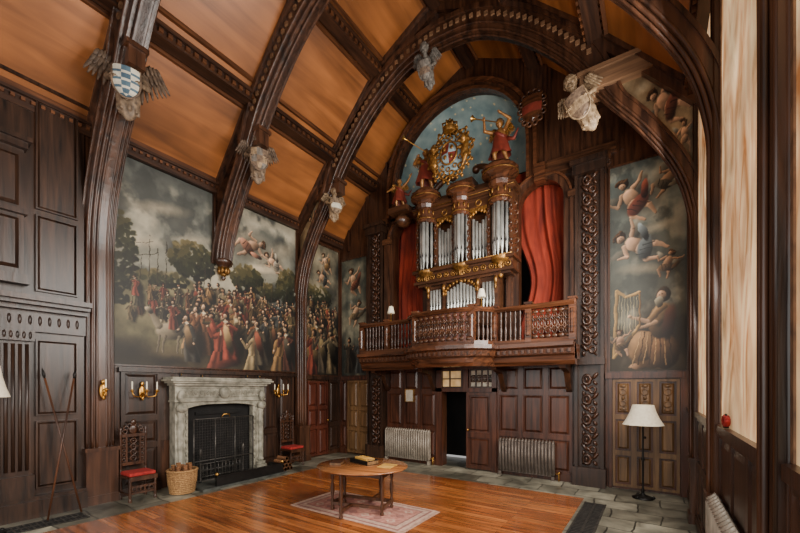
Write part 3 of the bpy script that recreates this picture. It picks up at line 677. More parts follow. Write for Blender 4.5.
for n_,(a,b_) in enumerate(((-1.54,-.1),(-3.99,-1.84),(-6.38,-4.24),(-8.6,-6.62))):
    mb=MB(Rm); mb.box((a,0,1.74),(b_,.01,7.0),0)
    mb.box((a,.01,6.7),(b_,.04,6.8),1)
    for u in (a,b_-.05): mb.box((u,.01,1.74),(u+.05,.02,6.7),2)
    struct(mb.obj('window_%d'%(n_+3),[PLAST,DARK,BEAM]),'tall window covered by an amber blind with daylight glow added','window')
# near-left tall panelled screen
mb=MB(Lm)
u0,u1=-9.6,-6.74
mb.box((u0,0,0),(u1,.12,7.1)); mb.box((u0,0,0),(u1,.3,.28)); mb.box((u0,0,.28),(u1,.26,.34))
for a in (-7.95,-8.9):
    mb.box((a,.12,.34),(a+.5,.22,2.85)); mb.box((a-.03,.12,.34),(a+.53,.28,.7)); mb.box((a-.03,.12,2.85),(a+.53,.3,3.02))
    for i in range(6): mb.tube([(a+.05+i*.08,.22,.78),(a+.05+i*.08,.22,2.8)],.024,8)
    for i in range(7): mb.ell((a+.03+i*.074,.3,2.94),(.022,.02,.06),6,5)
    mb.box((a+.02,.12,3.9),(a+.42,.2,5.9)); mb.raised(a+.08,a+.36,4.0,4.8,.2,.24,.05); mb.raised(a+.08,a+.36,5.0,5.8,.2,.24,.05)
    mb.box((a,.12,5.9),(a+.45,.3,6.0)); mb.box((a-.04,.12,6.0),(a+.49,.36,6.07)); mb.box((a,.12,4.86),(a+.45,.28,4.94)); mb.box((a-.03,.12,3.75),(a+.47,.3,3.9))
for u in np.arange(-9.5,-6.85,.12): mb.ell((u,.2,3.2),(.025,.025,.08),6,5)
mb.box((u0,.12,3.02),(u1,.2,3.35)); mb.box((u0,.12,3.35),(u1,.32,3.42)); mb.box((u0,.12,3.42),(u1,.44,3.48)); mb.box((u0,.12,3.48),(u1,.52,3.56))
for zz in ((.4,1.6,2.95),(3.65,5.0,6.9)):
    for j in range(2): mb.raised(-7.38,-6.84,zz[j]+.05,zz[j+1]-.05,.12,.16,.05); frame(mb,-7.36,-6.86,zz[j]+.07,zz[j+1]-.07,.025,.17)
mb.box((u0,0,7.0),(-6.7,.3,7.35)); mb.box((u0,0,7.35),(-6.7,.36,7.43))
struct(mb.obj('trim_9',SCRN),'tall dark oak panelled screen with fluted pilasters and cornices','panelling')
for x0,x1 in ((1.34,1.9),(7.12,7.68)):
    e=empty('carved_pilaster',((x0+x1)/2,-.01,0),'tall dark oak pilaster carved with entwined foliage','pilaster',group='carved pilasters flanking the organ')
    mb=MB(Bm); mb.box((x0,0.005,0),(x1,.14,6.9)); 
    for u in (x0,x1-.06): mb.box((u,.14,.4),(u+.06,.24,6.7)); 
    mb.box((x0-.04,0.005,0),(x1+.04,.28,.4)); mb.box((x0-.04,0.005,6.7),(x1+.04,.3,6.9)); mb.box((x0-.08,0.005,6.9),(x1+.08,.36,7.0)); mb.box((x0-.02,.14,2.6),(x1+.02,.28,2.75))
    mb.obj('shaft',SCRN,e,'w')
    c=(x0+x1)/2
    for v_ in (0,1):
        mb=MB()
        if v_==0: mb.torus((-.05,-.03,0),.075,.028,10,5,0,sz=1.3); mb.ell((-.05,-.05,0),(.03,.04,.05)); mb.ell((.11,-.03,.08),(.04,.04,.09),rot=Matrix.Rotation(.7,3,'Y')); mb.ell((.11,-.03,-.07),(.035,.035,.06),rot=Matrix.Rotation(-.6,3,'Y')); mb.tube([(-.14,0,-.11),(.02,-.04,-.02),(.14,-.02,.12)],.02,5)
        else: mb.torus((.06,-.03,0),.06,.025,10,5,0,sz=1.1); mb.ell((-.09,-.04,.05),(.04,.045,.1),rot=Matrix.Rotation(-.7,3,'Y')); mb.ell((-.11,-.03,-.08),(.035,.035,.06)); mb.tube([(.14,0,-.12),(0,-.04,0),(-.13,-.02,.11)],.02,5)
        o=mb.obj('carved_foliage',DARK,e)
        zs_=[z for z in np.arange(.56,6.6,.215) if not 2.45<z<2.9]
        repeat(o,[(c,-.14,z) for z in zs_[v_::2]])
# ---------------------------------------------------------------- gallery
path=[(1.75,-1.0),(2.6,-1.0),(3.5,-1.0)]
for i in range(1,16):
    a=pi*i/16; path.append((4.55-1.05*math.cos(a),-1.0-.62*math.sin(a)**.8))
path+=[(5.6,-1.0),(6.4,-1.0),(7.25,-1.0)]
RT=3.86
e=empty('organ_gallery',(4.5,-.5,2.6),'dark mahogany organ gallery with carved balustrade and bowed centre','balcony')
mb=MB(); n=len(path)
pl=[(x,y) for x,y in path]+[(7.25,-.4),(7.08,-.4),(7.08,-.01),(1.94,-.01),(1.94,-.4),(1.75,-.4)]
m=len(pl); mb.add([(x,y,2.7) for x,y in pl]+[(x,y,3.0) for x,y in pl],[tuple(range(m)),tuple(range(m,2*m))]+[(i,(i+1)%m,m+(i+1)%m,m+i) for i in range(m)])
mb.sweep(path,[(-.3,2.58),(-.06,2.58),(0,2.66),(.03,2.76),(.1,2.8),(.12,2.91),(.2,2.95),(.2,3.03),(-.1,3.06)])
mb.obj('platform',MAHO,e,'w')
mb=MB()
mb.sweep(path,[(-.05,3.02),(.07,3.02),(.06,3.13),(-.05,3.13)]); mb.sweep(path,[(-.07,RT-.1),(.06,RT-.1),(.1,RT-.05),(.08,RT),(-.08,RT)])
mb.obj('rail',MAHO,e,'w')
bal=MB(); bal.lathe([(.03,0),(.04,.03),(.018,.06),(.038,.16),(.042,.23),(.02,.32),(.018,.38),(.034,.45),(.018,.5),(.03,.58),(.03,.64)],seg=8)
pts=[Vector(p) for p in path]; L=[0]
for a,b_ in zip(pts,pts[1:]): L.append(L[-1]+(b_-a).length)
def at(s):
    for i in range(len(L)-1):
        if L[i]<=s<=L[i+1]: return pts[i].lerp(pts[i+1],(s-L[i])/(L[i+1]-L[i]))
    return pts[-1]
tot=L[-1]; posts=[0.04,.9,L[2],L[2]+.62,L[-3]-.62,L[-3],tot-.9,tot-.04]
locs=[];s=.1
while s<tot:
    if min(abs(s-q) for q in posts)>.1 and not(L[2]+.62<s<L[-3]-.62) and not(s>tot-.9): p=at(s); locs.append((p.x,p.y,3.12))
    s+=.105
o=bal.obj('baluster',DARK,e); repeat(o,locs)
for q in posts:
    p=at(q); mb=MB(); mb.box((p.x-.065,p.y-.065,3.06),(p.x+.065,p.y+.065,RT+.02)); mb.box((p.x-.085,p.y-.085,RT+.02),(p.x+.085,p.y+.085,RT+.06)); mb.raised(p.x-.04,p.x+.04,3.2,3.7,p.y-.065,p.y-.09,.02)
    mb.obj('newel_post',MAHO,e,'w')
mb=MB()
mb.sweep([tuple(at(L[2]+.62+(L[-3]-L[2]-1.24)*k_/12)) for k_ in range(13)],[(-.03,3.12),(.01,3.12),(.01,RT-.1),(-.03,RT-.1)])
mb.obj('bow_panel',REDD,e,'w')
mb=MB(); mb.torus((0,0,0),.055,.016,10,5,sz=1.5); mb.ell((0,0,0),(.025,.03,.06)); 
for s_ in (-1,1):
    mb.torus((0,0,s_*.16),.045,.014,10,5); mb.ell((0,0,s_*.26),(.06,.02,.045)); mb.ell((s_*.05,0,.1),(.02,.02,.06),6,5,rot=Matrix.Rotation(s_*.5,3,'Y')); mb.ell((s_*.05,0,-.1),(.02,.02,.06),6,5,rot=Matrix.Rotation(-s_*.5,3,'Y'))
mb.tube([(0,0,-.33),(0,0,.33)],.01,5)
o=mb.obj('carved_cartouche',DARKX,e); ll=[]
for k_ in range(10): p=at(L[2]+.62+(L[-3]-L[2]-1.24)*(k_+.5)/10); ll.append((p.x,p.y-.03,3.44))
for k_ in range(6): p=at(tot-.9+.13+.128*k_); ll.append((p.x,p.y,3.44))
repeat(o,ll)
mb=MB(); mb.box((-.028,-.05,-.035),(.028,.06,.035)); o=mb.obj('dentil',DARK,e); ll=[]; s=.06
while s<tot: p=at(s); ll.append((p.x,p.y-.1,2.86)); s+=.13
repeat(o,ll)
mb=MB(); mb.add([(-.06,-.01,.06),(-.06,-.85,.06),(-.06,-.8,-.1),(-.06,-.35,-.18),(-.06,-.12,-.55),(-.06,-.01,-.65),(.06,-.01,.06),(.06,-.85,.06),(.06,-.8,-.1),(.06,-.35,-.18),(.06,-.12,-.55),(.06,-.01,-.65)],[(0,1,2,3,4,5),(11,10,9,8,7,6)]+[(i,(i+1)%6,6+(i+1)%6,6+i) for i in range(6)])
o=mb.obj('bracket',DARK,e); repeat(o,[(x,0,2.62) for x in (2.0,3.55,5.5,6.98)])
for c,fl in ((2.725,-1),(6.375,1)):
    e=empty('curtain',(c,.3,3.05),'heavy red-orange curtain filling an arched opening','curtain',group='red curtains beside the organ')
    vs=[];fs=[];nu,nz=150,30
    for j in range(nz+1):
        t=j/nz
        for i in range(nu+1):
            f=i/nu; ff=f if fl>0 else 1-f
            top=7.45
            z=3.06+(top-3.06)*t
            gat=math.exp(-((t-.38)/.22)**2)
            wdt=1.5-.42*gat
            u=(.72-wdt*(1-f)) if fl>0 else (-.72+wdt*f)
            ph=f*44+1.6*math.sin(t*3+f*5)+t*2.4*fl; dep=(.035+.022*math.sin(f*13+1))*math.sin(ph)+.04*math.sin(ph*.37+t*2)
            vs.append((c+u,.34+dep*(1-.15*t),z))
    for j in range(nz):
        for i in range(nu): a=j*(nu+1)+i; fs.append((a,a+1,a+nu+2,a+nu+1))
    mb=MB(); mb.add(vs,fs,0,True); mb.obj('drape',REDC,e,'w',recalc=False)
    mb=MB(); mb.tube([(c-.78,.34,7.46),(c+.78,.34,7.46)],.02,8); mb.obj('curtain_rail',IRON,e,'w')
# ---------------------------------------------------------------- organ
OC=4.55
e=empty('pipe_organ',(OC,-.5,3.06),'carved dark oak pipe organ case with silver pipes and gilded mouldings','organ')
mb=MB(Bm)
mb.box((OC-.95,.02,3.01),(OC+.95,.42,4.85)); mb.box((OC-1.25,.02,4.78),(OC+1.25,.5,4.9)); 
for u in (-.95,-.5,.42,.87): mb.box((OC+u,.42,3.01),(OC+u+.08,.53,4.8))
mb.box((OC-1.3,.02,4.88),(OC+1.3,.52,5.12)); mb.box((OC-1.36,.02,5.12),(OC+1.36,.62,5.19)); mb.box((OC-1.34,.02,4.84),(OC+1.34,.58,4.9))
mb.box((OC-1.25,.02,5.18),(OC+1.25,.15,7.0))
for u in (-1.3,-.76,-.24,.16,.68,1.22): mb.box((OC+u,.15,5.2),(OC+u+.08,.5,6.5))
mb.box((OC-1.3,.02,6.5),(OC+1.3,.5,6.72)); mb.box((OC-1.36,.02,6.72),(OC+1.36,.56,6.8)); mb.box((OC-1.38,.02,6.8),(OC+1.38,.6,6.86)); mb.box((OC-1.2,.02,6.86),(OC+1.2,.4,7.1)); 
mb.obj('case',[DARKX],e,'w')
mb=MB(); mb.torus((0,0,0),.06,.015,12,5); mb.ell((0,-.01,0),.025); o=mb.obj('gilt_rosette',GOLD,e); repeat(o,[(OC-1.2+i*.2,-.53,5.0) for i in range(13)])
mb=MB(); mb.torus((0,0,0),.04,.014,10,5); mb.ell((0,0,.1),(.035,.02,.06)); mb.ell((0,0,-.1),(.035,.02,.06)); o=mb.obj('carved_leaf',MAHO,e)
repeat(o,[(OC+u+.04,-.52,z) for u in (-1.3,-.76,-.24,.16,.68,1.22) for z in (5.45,5.85,6.25)])
for s_ in (-1,1):
    mb=MB(Bm); mb.box((OC+s_*.46-.24,.46,6.42),(OC+s_*.46+.24,.5,6.5)); mb.torus((OC+s_*.46,.5,6.6),.07,.018,14,5)
    for t in range(7): mb.ell((OC+s_*.46-.22+.073*t,.48,6.4-.04*abs(t-3)+.06),(.045,.03,.06),8,5)
    mb.obj('gilt_swag',GOLD,e,'w')
mb=MB(Bm); mb.tube([(OC-1.33,.62,5.2),(OC+1.33,.62,5.2)],.013,6); mb.obj('gilt_moulding',GOLD,e,'w'); mb=MB(Bm); mb.tube([(OC-1.36,.58,6.8),(OC+1.36,.58,6.8)],.013,6); mb.obj('gilt_moulding',GOLD,e,'w')
mb=MB(); mb.ell((0,0,0),(.045,.04,.1)); mb.ell((0,0,-.14),(.03,.03,.08)); o=mb.obj('gilt_corbel',GOLD,e); repeat(o,[(OC+u+.04,-.55,4.66) for u in (-.95,-.5,.42,.87)])
for s_ in (-1,1):
    mb=MB(Bm)
    for t in range(6): mb.torus((OC+s_*(1.3+.02*math.sin(t*2)),.3,5.35+.22*t),.065-.004*t,.025,12,5)
    mb.box((OC+s_*1.24-.02,.2,5.2),(OC+s_*1.24+.02,.4,6.6)); mb.obj('carved_wing',DARKX,e,'w')
mb=MB(); mb.ell((0,0,0),(.022,.022,.065),6,5); bead=mb.obj('crown_bead',GOLD,e); bl=[]
def crown(cx,sc,zb):
    mb=MB(Bm)
    prof=[(.2,0),(.23,.04),(.23,.08),(.18,.12),(.18,.16),(.19,.32),(.22,.34),(.25,.42),(.23,.45),(.24,.52),(.3,.56),(.36,.58),(.36,.61),(.33,.63),(.38,.66),(.38,.69),(.32,.72),(.28,.78)]
    mb.lathe([(r*sc,z*sc) for r,z in prof],(cx,.5,zb),12,0,False)
    mb.obj('crown',MAHO,e,'w')
    for z,r in ((.08,.235),(.6,.365)): mb=MB(Bm); mb.torus((cx,.5,zb+z*sc),r*sc,.012,20,5,0,'z'); mb.obj('crown_gilding',GOLD,e,'w')
    for i in range(9): a=2*pi*i/9; bl.append((cx+.2*sc*math.cos(a),-.5-.2*sc*math.sin(a),zb+.24*sc))
    mb=MB(Bm); mb.lathe([(.02,-.42),(.07,-.36),(.04,-.3),(.12,-.2),(.1,-.14),(.2,-.04),(.24,0),(.24,.06)],(cx,.45,5.12),14,0)
    for i in range(8):
        a=2*pi*i/8; mb.ell((cx+.13*math.cos(a),.45+.13*math.sin(a),4.98),(.03,.03,.08),6,5)
    mb.obj('tower_corbel',GOLD,e,'w')
for cx,sc,zb in ((OC-1.0,1.08,6.42),(OC,.98,6.38),(OC+1.0,1.14,6.42)): crown(cx,sc,zb)
repeat(bead,bl)
def pipe(x,d,z0,z1,r):
    mb=MB(); zl=z0+min(.28,(z1-z0)*.22)
    mb.lathe([(r*.3,z0),(r,zl),(r,zl+.02),(r,z1),(r*.8,z1)],(x,-d,0),10)
    mb.add([(x-r*.5,-d-r*1.0,zl+.05),(x+r*.5,-d-r*1.0,zl+.05),(x,-d-r*1.05,zl+.16)],[(0,1,2)],1)
    mb.obj('pipe',[SILV,BLACKP],e,'w')
for cx in (OC-1.0,OC,OC+1.0):
    for k_,(u,d,r) in enumerate(((-.16,.5,.038),(-.085,.6,.044),(0,.64,.05),(.085,.6,.044),(.16,.5,.038))): pipe(cx+u,d,5.2,6.42,r)
for s_ in (-1,1):
    for i in range(5): pipe(OC+s_*.47+(i-2)*.085,.42,5.22,6.12+.07*abs(i-2),.036)
for i in range(9): pipe(OC+(i-4)*.088,.5,4.02,4.74-.045*abs(i-4),.038)
for s_ in (-1,1):
    for i in range(4): pipe(OC+s_*.72+(i-1.5)*.085,.5,4.02,4.64,.034)
mb=MB(Bm); mb.box((OC-.9,.4,3.6),(OC+.9,.56,4.0)); mb.box((OC-.6,.5,3.3),(OC+.6,.78,3.6)); mb.obj('console',DARKX,e,'w')
mb=MB(Bm)
for i in range(13):
    a=pi*i/12; mb.ell((OC-.42*math.cos(a),.52,4.5+.28*math.sin(a)),(.045,.03,.045),6,5)
mb.obj('gilt_arch',GOLD,e,'w')
for s_ in (-1,1):
    mb=MB(Bm)
    pts_=[(OC+s_*(1.1-.75*t),.3,7.15+.45*math.sin(t*1.5)) for t in [k_/8 for k_ in range(9)]]
    mb.tube(pts_,.07,8); mb.ell((OC+s_*.32,.3,7.55),.1); mb.obj('pediment_scroll',DARKX,e,'w')
mb=MB(Bm); mb.box((OC-.3,.1,7.05),(OC+.3,.5,7.3)); mb.obj('pediment',DARKX,e,'w')
# ---------------------------------------------------------------- heraldry & statues
def shield(mb,w,h,rows,mats,c=(0,0,0),th=.03,cols=1):
    N=12
    def hw(t): return w/2*(1 if t<.45 else math.sqrt(max(0,1-((t-.45)/.55)**2)))
    for j in range(N):
        t0,t1=j/N,(j+1)/N; a,b_=hw(t0),hw(t1); z0=c[2]+h/2-h*t0; z1=c[2]+h/2-h*t1
        vs=[]
        for z,q in ((z0,a),(z1,b_)):
            for k_ in range(7):
                u=-1+2*k_/6; vs.append((c[0]+u*q,c[1]-.06*(1-u*u),z))
        for k_ in range(6):
            mi=mats[(int(j/N*rows)+(k_*cols//6 if cols>1 else 0))%len(mats)]
            mb.add([vs[k_],vs[k_+1],vs[8+k_],vs[7+k_]],[(0,1,2,3)],mi)
        mb.add([(c[0]-a,c[1]+th,z0),(c[0]+a,c[1]+th,z0),(c[0]+b_,c[1]+th,z1),(c[0]-b_,c[1]+th,z1)],[(0,1,2,3)],0)
        mb.add([(c[0]-a,c[1],z0),(c[0]-a,c[1]+th,z0),(c[0]-b_,c[1]+th,z1),(c[0]-b_,c[1],z1)],[(0,1,2,3)],0); mb.add([(c[0]+a,c[1],z0),(c[0]+a,c[1]+th,z0),(c[0]+b_,c[1]+th,z1),(c[0]+b_,c[1],z1)],[(0,1,2,3)],0)
def hand(mb,p,dirv,s=1.0):
    p=Vector(p);d=Vector(dirv).normalized(); sd=d.cross(Vector((0,0,1)))
    if sd.length<.1: sd=Vector((1,0,0))
    sd.normalize(); dn=sd.cross(d)
    mb.limb(p,p+d*.06*s,.03*s,.035*s,seg=6)
    for k_,l in enumerate((.045,.055,.05,.04)):
        q=p+d*.07*s+sd*(k_-1.5)*.018*s; m_=q+d*l*.6*s+dn*.01*s; mb.tube([q,m_,m_+d*l*.4*s-dn*.02*s],[.009*s,.008*s,.006*s],5)
    q=p+d*.02*s+sd*.03*s; mb.tube([q,q+sd*.02*s+d*.02*s,q+sd*.02*s+d*.05*s],[.01*s,.009*s,.007*s],5)
def head(mb,c,r):
    c=Vector(c); mb.ell(c,(r*.82,r*.95,r),12,9); mb.ell(c+Vector((0,-r*.9,-.05*r)),(r*.13,r*.2,r*.22),6,5); mb.ell(c+Vector((0,-r*.72,-r*.62)),(r*.32,r*.3,r*.28),8,6)
    for s_ in (-1,1):
        mb.ell(c+Vector((s_*r*.33,-r*.8,.14*r)),(r*.16,r*.1,r*.09),6,5); mb.ell(c+Vector((s_*r*.82,0,-.05*r)),(r*.1,r*.18,r*.24),6,5); mb.ell(c+Vector((s_*r*.42,-r*.62,-.25*r)),r*.25,6,5)
    mb.ell(c+Vector((0,-r*.86,-r*.42)),(r*.22,r*.1,r*.06),6,5)
    mb.limb(c-Vector((0,-.02,r*.8)),c-Vector((0,-.03,r*1.6)),r*.45,r*.5)
def hair(mb,c,r):
    c=Vector(c)
    mb.ell(c+Vector((0,r*.15,r*.12)),(r*.9,r*.95,r*.98),12,8)
    for i in range(30):
        a=random.uniform(0,2*pi); th=random.uniform(0,1.7)
        p=Vector((math.sin(th)*math.cos(a)*.9,math.sin(th)*math.sin(a)+.15,math.cos(th)))
        if p.y<-.45 and p.z<.5: continue
        mb.ell(c+p*r*.93,r*.26,6,5)
def wing(mb,s_,size=1.0,org=(.1,.1,.15),sp=.3):
    def arm(t): return Vector((org[0]+size*(sp*t),0,org[2]+size*(.36*math.sin(min(t*1.15,1)*pi*.62))))
    P_=[arm(k_/6) for k_ in range(7)]
    mb.tube([(s_*p.x,org[1],p.z) for p in P_],[.055*size,.055*size,.05*size,.045*size,.04*size,.035*size,.02*size],7)
    for layer,(n_,ln,wd) in enumerate(((9,.54,.034),(8,.34,.034),(7,.18,.032))):
        for i in range(n_):
            t=i/(n_-1); p=arm(t); a=math.radians(-98+38*t); l=ln*size*(.62+.38*math.sin(pi*(.25+.6*t)))
            dx,dz=math.cos(a),math.sin(a); c=(s_*(p.x+dx*l*.5),org[1]-.03*layer-.005*i,p.z+dz*l*.5)
            mb.ell(c,(l*.54,.016,wd*size),8,5,0,Matrix.Rotation(-a*s_ if s_>0 else a,3,'Y'))
def angel(loc,rot,scale,label,mats,pat,rows=6,body=STAT,wm=WING,ws=.8,cols=1):
    e=empty('carved_angel',loc,label,'carving',0,'carved angels on the roof trusses',scale); e.rotation_euler=rot
    mb=MB(); mb.ell((0,0,.05),(.18,.13,.24),12,9); mb.lathe([(.15,.0),(.18,-.2),(.15,-.38),(.09,-.5),(.03,-.56)],seg=12,sy=.8)
    head(mb,(0,-.05,.44),.14)
    for s_ in (-1,1):
        mb.limb((s_*.17,0,.2),(s_*.27,-.06,.02),.065,.05); mb.limb((s_*.27,-.06,.02),(s_*.2,-.2,-.05),.048,.033)
    for i in range(8):
        a=2*pi*i/8; mb.limb((.14*math.cos(a),.11*math.sin(a),0),(.14*math.cos(a+.2),.11*math.sin(a+.2),-.42),.024,.03,seg=6)
    mb.obj('body',body,e,remesh=.012)
    mb=MB(); hair(mb,(0,-.02,.465),.13); mb.obj('hair',wm,e)
    for s_ in (-1,1): mb=MB(); hand(mb,(s_*.2,-.2,-.05),(-s_*.4,-.5,-.1),1.1); mb.obj('hand',body,e)
    for s_ in (-1,1): mb=MB(); wing(mb,s_,ws); mb.obj('wing',wm,e)
    mb=MB(); shield(mb,.38,.48,rows,pat,(0,-.26,-.12),cols=cols); mb.obj('shield',mats,e)
    mb=MB(); N=14
    pr=[(-.19,-.26,.12),(.19,-.26,.12)]+[(.19*math.cos(a),-.27,-.12-.0-.24*math.sin(a)) for a in [pi*k_/N for k_ in range(N+1)]]+[(-.19,-.26,.12)]
    mb.tube(pr,.016,5); mb.obj('shield_rim',wm,e)
    return e
faceR=pi/2
angel((1.32,-6.5,7.1),(0,0,faceR-.45),1.0,'winged carved angel holding a blue and white banded shield',[CREAM,BLUEP],[0,1],8,ws=.95,cols=3)
angel((1.45,-4.12,7.02),(0,0,faceR-.5),.92,'winged carved angel holding a grey-brown shield',[PALEST,GREYST,WING],[0,1,2],3,cols=3,ws=.75)
angel((1.42,-1.75,7.0),(0,0,faceR-.5),.8,'carved pale angel with folded wings and small shield',[STAT,CREAM],[0,1],3,body=PALEST,wm=PALEST,ws=.65)
angel((7.5,-1.9,7.08),(.2,-.35,-faceR+1.3),.95,'tan carved angel leaning out from the hammer beam end',[WING,PALEST],[0,1],3,body=PALEST,wm=PALEST,ws=.65)
angel((CX-.15,-1.95,9.15),(.45,0,.1),.75,'grey carved angel boss at the arch crown',[GREYST,WING],[0,1],3,body=GREYST,wm=GREYST,ws=.7)
e=empty('coat_of_arms',(4.42,-.8,7.8),'gilded oval coat of arms with crown, supporters and scrollwork','heraldry')
mb=MB()
for q in range(4):
    n_=10; a0=q*pi/2; pv=[(0,-.16,0)]+[(.2*math.cos(a0+pi/2*i/n_),-.1,.25*math.sin(a0+pi/2*i/n_)) for i in range(n_+1)]
    mb.add(pv,[(0,i+1,i+2) for i in range(n_)],[0,1,0,1][q])
mb.obj('shield',[PALEB,REDP],e)
mb=MB(); mb.ell((0,-.02,0),(.42,.06,.48),20,8); mb.obj('cartouche_field',PALEB,e)
mb=MB(); mb.torus((0,-.12,0),.22,.022,24,6,sz=1.22)
for i in range(10): a=2*pi*i/10+.2; mb.torus((.31*math.cos(a),-.08,.37*math.sin(a)),.05,.016,8,5)
for x,z in ((-.1,.1),(.1,.1),(-.08,-.1),(.09,-.11)): mb.ell((x,-.16,z),(.045,.02,.055),6,5)
mb.obj('gilt_border',GOLD,e)
mb=MB()
for i in range(30):
    a=2*pi*i/30; R=.48+.06*math.sin(i*2.1); mb.torus((R*math.cos(a),-.05,R*1.1*math.sin(a)),.06,.024,10,5)
    mb.ell(((R+.09)*math.cos(a),-.03,(R+.09)*1.1*math.sin(a)),(.045,.03,.045),6,5)
mb.obj('gilt_scrollwork',GOLD,e)
mb=MB(); mb.lathe([(.15,.0),(.18,.06),(.17,.1)],(0,-.05,.54),12)
for i in range(8):
    a=2*pi*i/8; mb.tube([(.17*math.cos(a),-.05+.17*math.sin(a),.62),(.19*math.cos(a),-.05+.19*math.sin(a),.72),(.02*math.cos(a),-.05,.8)],.02,6)
mb.ell((0,-.05,.84),.04); mb.obj('crown',GOLD,e)
for s_ in (-1,1):
    mb=MB(); mb.ell((s_*.42,-.12,-.05),(.09,.08,.2),10,8,rot=Matrix.Rotation(s_*.3,3,'Y')); mb.ell((s_*.4,-.14,.2),(.08,.1,.09)); mb.limb((s_*.42,-.12,.1),(s_*.28,-.18,.18),.045,.03); mb.limb((s_*.42,-.12,0),(s_*.26,-.18,.02),.045,.03)
    mb.limb((s_*.45,-.12,-.18),(s_*.36,-.12,-.4),.07,.035); mb.tube([(s_*.5,-.1,-.15),(s_*.62,-.06,0),(s_*.56,-.06,.2)],[.025,.02,.03],6)
    for i in range(8): mb.ell((s_*.42+.08*math.cos(i*.8),-.1,.2+.08*math.sin(i*.8)),.04,6,5)
    mb.obj('supporter',GOLD,e,remesh=.014)
def putto(name,loc,rotz,scale,label,arm,prop,cloth,skin=FLESH):
    e=empty(name,loc,label,'statue',rotz,None,scale)
    mb=MB(); head(mb,(0,-.02,.92),.095)
    mb.ell((0,0,.66),(.13,.09,.17),12,9); mb.ell((0,0,.5),(.12,.09,.1),12,8)
    mb.limb((-.07,0,.46),(-.1,-.08,.26),.075,.055); mb.limb((-.1,-.08,.26),(-.1,0,.05),.052,.032); mb.limb((-.1,0,.04),(-.11,-.1,.02),.03,.025)
    mb.limb((.07,0,.46),(.12,-.02,.24),.075,.055); mb.limb((.12,-.02,.24),(.16,.06,.05),.052,.032); mb.limb((.16,.06,.04),(.18,-.02,.02),.03,.025)
    a,b_=arm; mb.limb((.13,0,.76),a[0],.045,.038); mb.limb(a[0],a[1],.036,.024); mb.limb((-.13,0,.76),b_[0],.045,.038); mb.limb(b_[0],b_[1],.036,.024)
    mb.obj('body',skin,e,remesh=.011)
    for q in (a,b_): mb=MB(); hand(mb,q[1],Vector(q[1])-Vector(q[0]),.8); mb.obj('hand',skin,e)
    mb=MB(); hair(mb,(0,-.01,.94),.09); mb.obj('hair',WING,e)
    mb=MB(); pr=[(.15,.62),(.17,.5),(.21,.36),(.26,.2)]
    vs=[];fs=[];sg=36
    for r_,z in pr:
        for i in range(sg): q=2*pi*i/sg; rr=r_*(1+.1*math.sin(q*7+z*9)*(1.2-z)); vs.append((rr*math.cos(q),rr*.75*math.sin(q),z+.02*math.sin(q*3)))
    for j in range(3):
        for i in range(sg): fs.append((j*sg+i,j*sg+(i+1)%sg,(j+1)*sg+(i+1)%sg,(j+1)*sg+i))
    mb.add(vs,fs,0,True); mb.tube([(-.14,-.03,.75),(0,-.11,.66),(.14,-.05,.55)],[.03,.04,.04],8); mb.tube([(.15,.05,.55),(.3,.08,.5),(.42,.05,.66)],[.05,.04,.01],8); mb.obj('drapery',cloth,e)
    for s_ in (-1,1): mb=MB(); wing(mb,s_,.55,(.05,.1,.7)); mb.obj('wing',GOLD,e)
    if prop=='trumpet':
        mb=MB(); mb.lathe([(.012,0),(.012,.02),(.012,.5),(.02,.56),(.05,.62),(.075,.64)],seg=10); o=mb.obj('trumpet',BRASS,e,loc=(.0,-.12,.9)); o.rotation_euler=(.25,-1.1,0)
    mb=MB(); mb.lathe([(.22,-.02),(.2,0),(.2,.03)],seg=14); mb.obj('plinth',DARK,e)
    return e
putto('trumpeting_cherub',(OC+1.0,-.5,7.34),-.2,1.05,'gilded cherub blowing a trumpet on the organ case',(((.3,-.1,.85),(.18,-.25,.95)),((-.3,-.15,.82),(-.22,-.3,.93))),'trumpet',REDP)
putto('trumpeting_cherub',(OC-1.0,-.5,7.29),.5,1.08,'cherub in red drapery playing on the organ case',(((.3,-.05,.95),(.36,-.1,1.15)),((-.28,-.1,.65),(-.2,-.25,.7))),'trumpet',REDP)
putto('standing_cherub',(OC-1.85,-.5,7.06),.4,.8,'small red-draped cherub beside the starry niche',(((.3,-.05,.9),(.4,-.1,1.05)),((-.28,-.1,.65),(-.35,-.2,.55))),None,REDP)
mb=MB(Bm); mb.box((OC-2.1,.02,6.9),(OC-1.5,.7,7.04)); mb.ell((OC-1.8,.4,6.75),(.2,.25,.18)); o=mb.obj('carved_bracket',DARKX); tag(o,'dark carved bracket carrying the small cherub','bracket')
e=empty('heraldic_shield',(6.25,-.38,8.45),'small dark brown carved shield with dull gold charges','heraldry')
mb=MB(); shield(mb,.44,.58,3,[0,1,0]); mb.obj('shield_face',[MAHO,REDP],e)
mb=MB()
for i in range(14): a=2*pi*i/14; mb.torus((.27*math.cos(a),0.02,.03+.36*math.sin(a)),.055,.025,10,5)
mb.obj('scroll_border',DARKX,e)
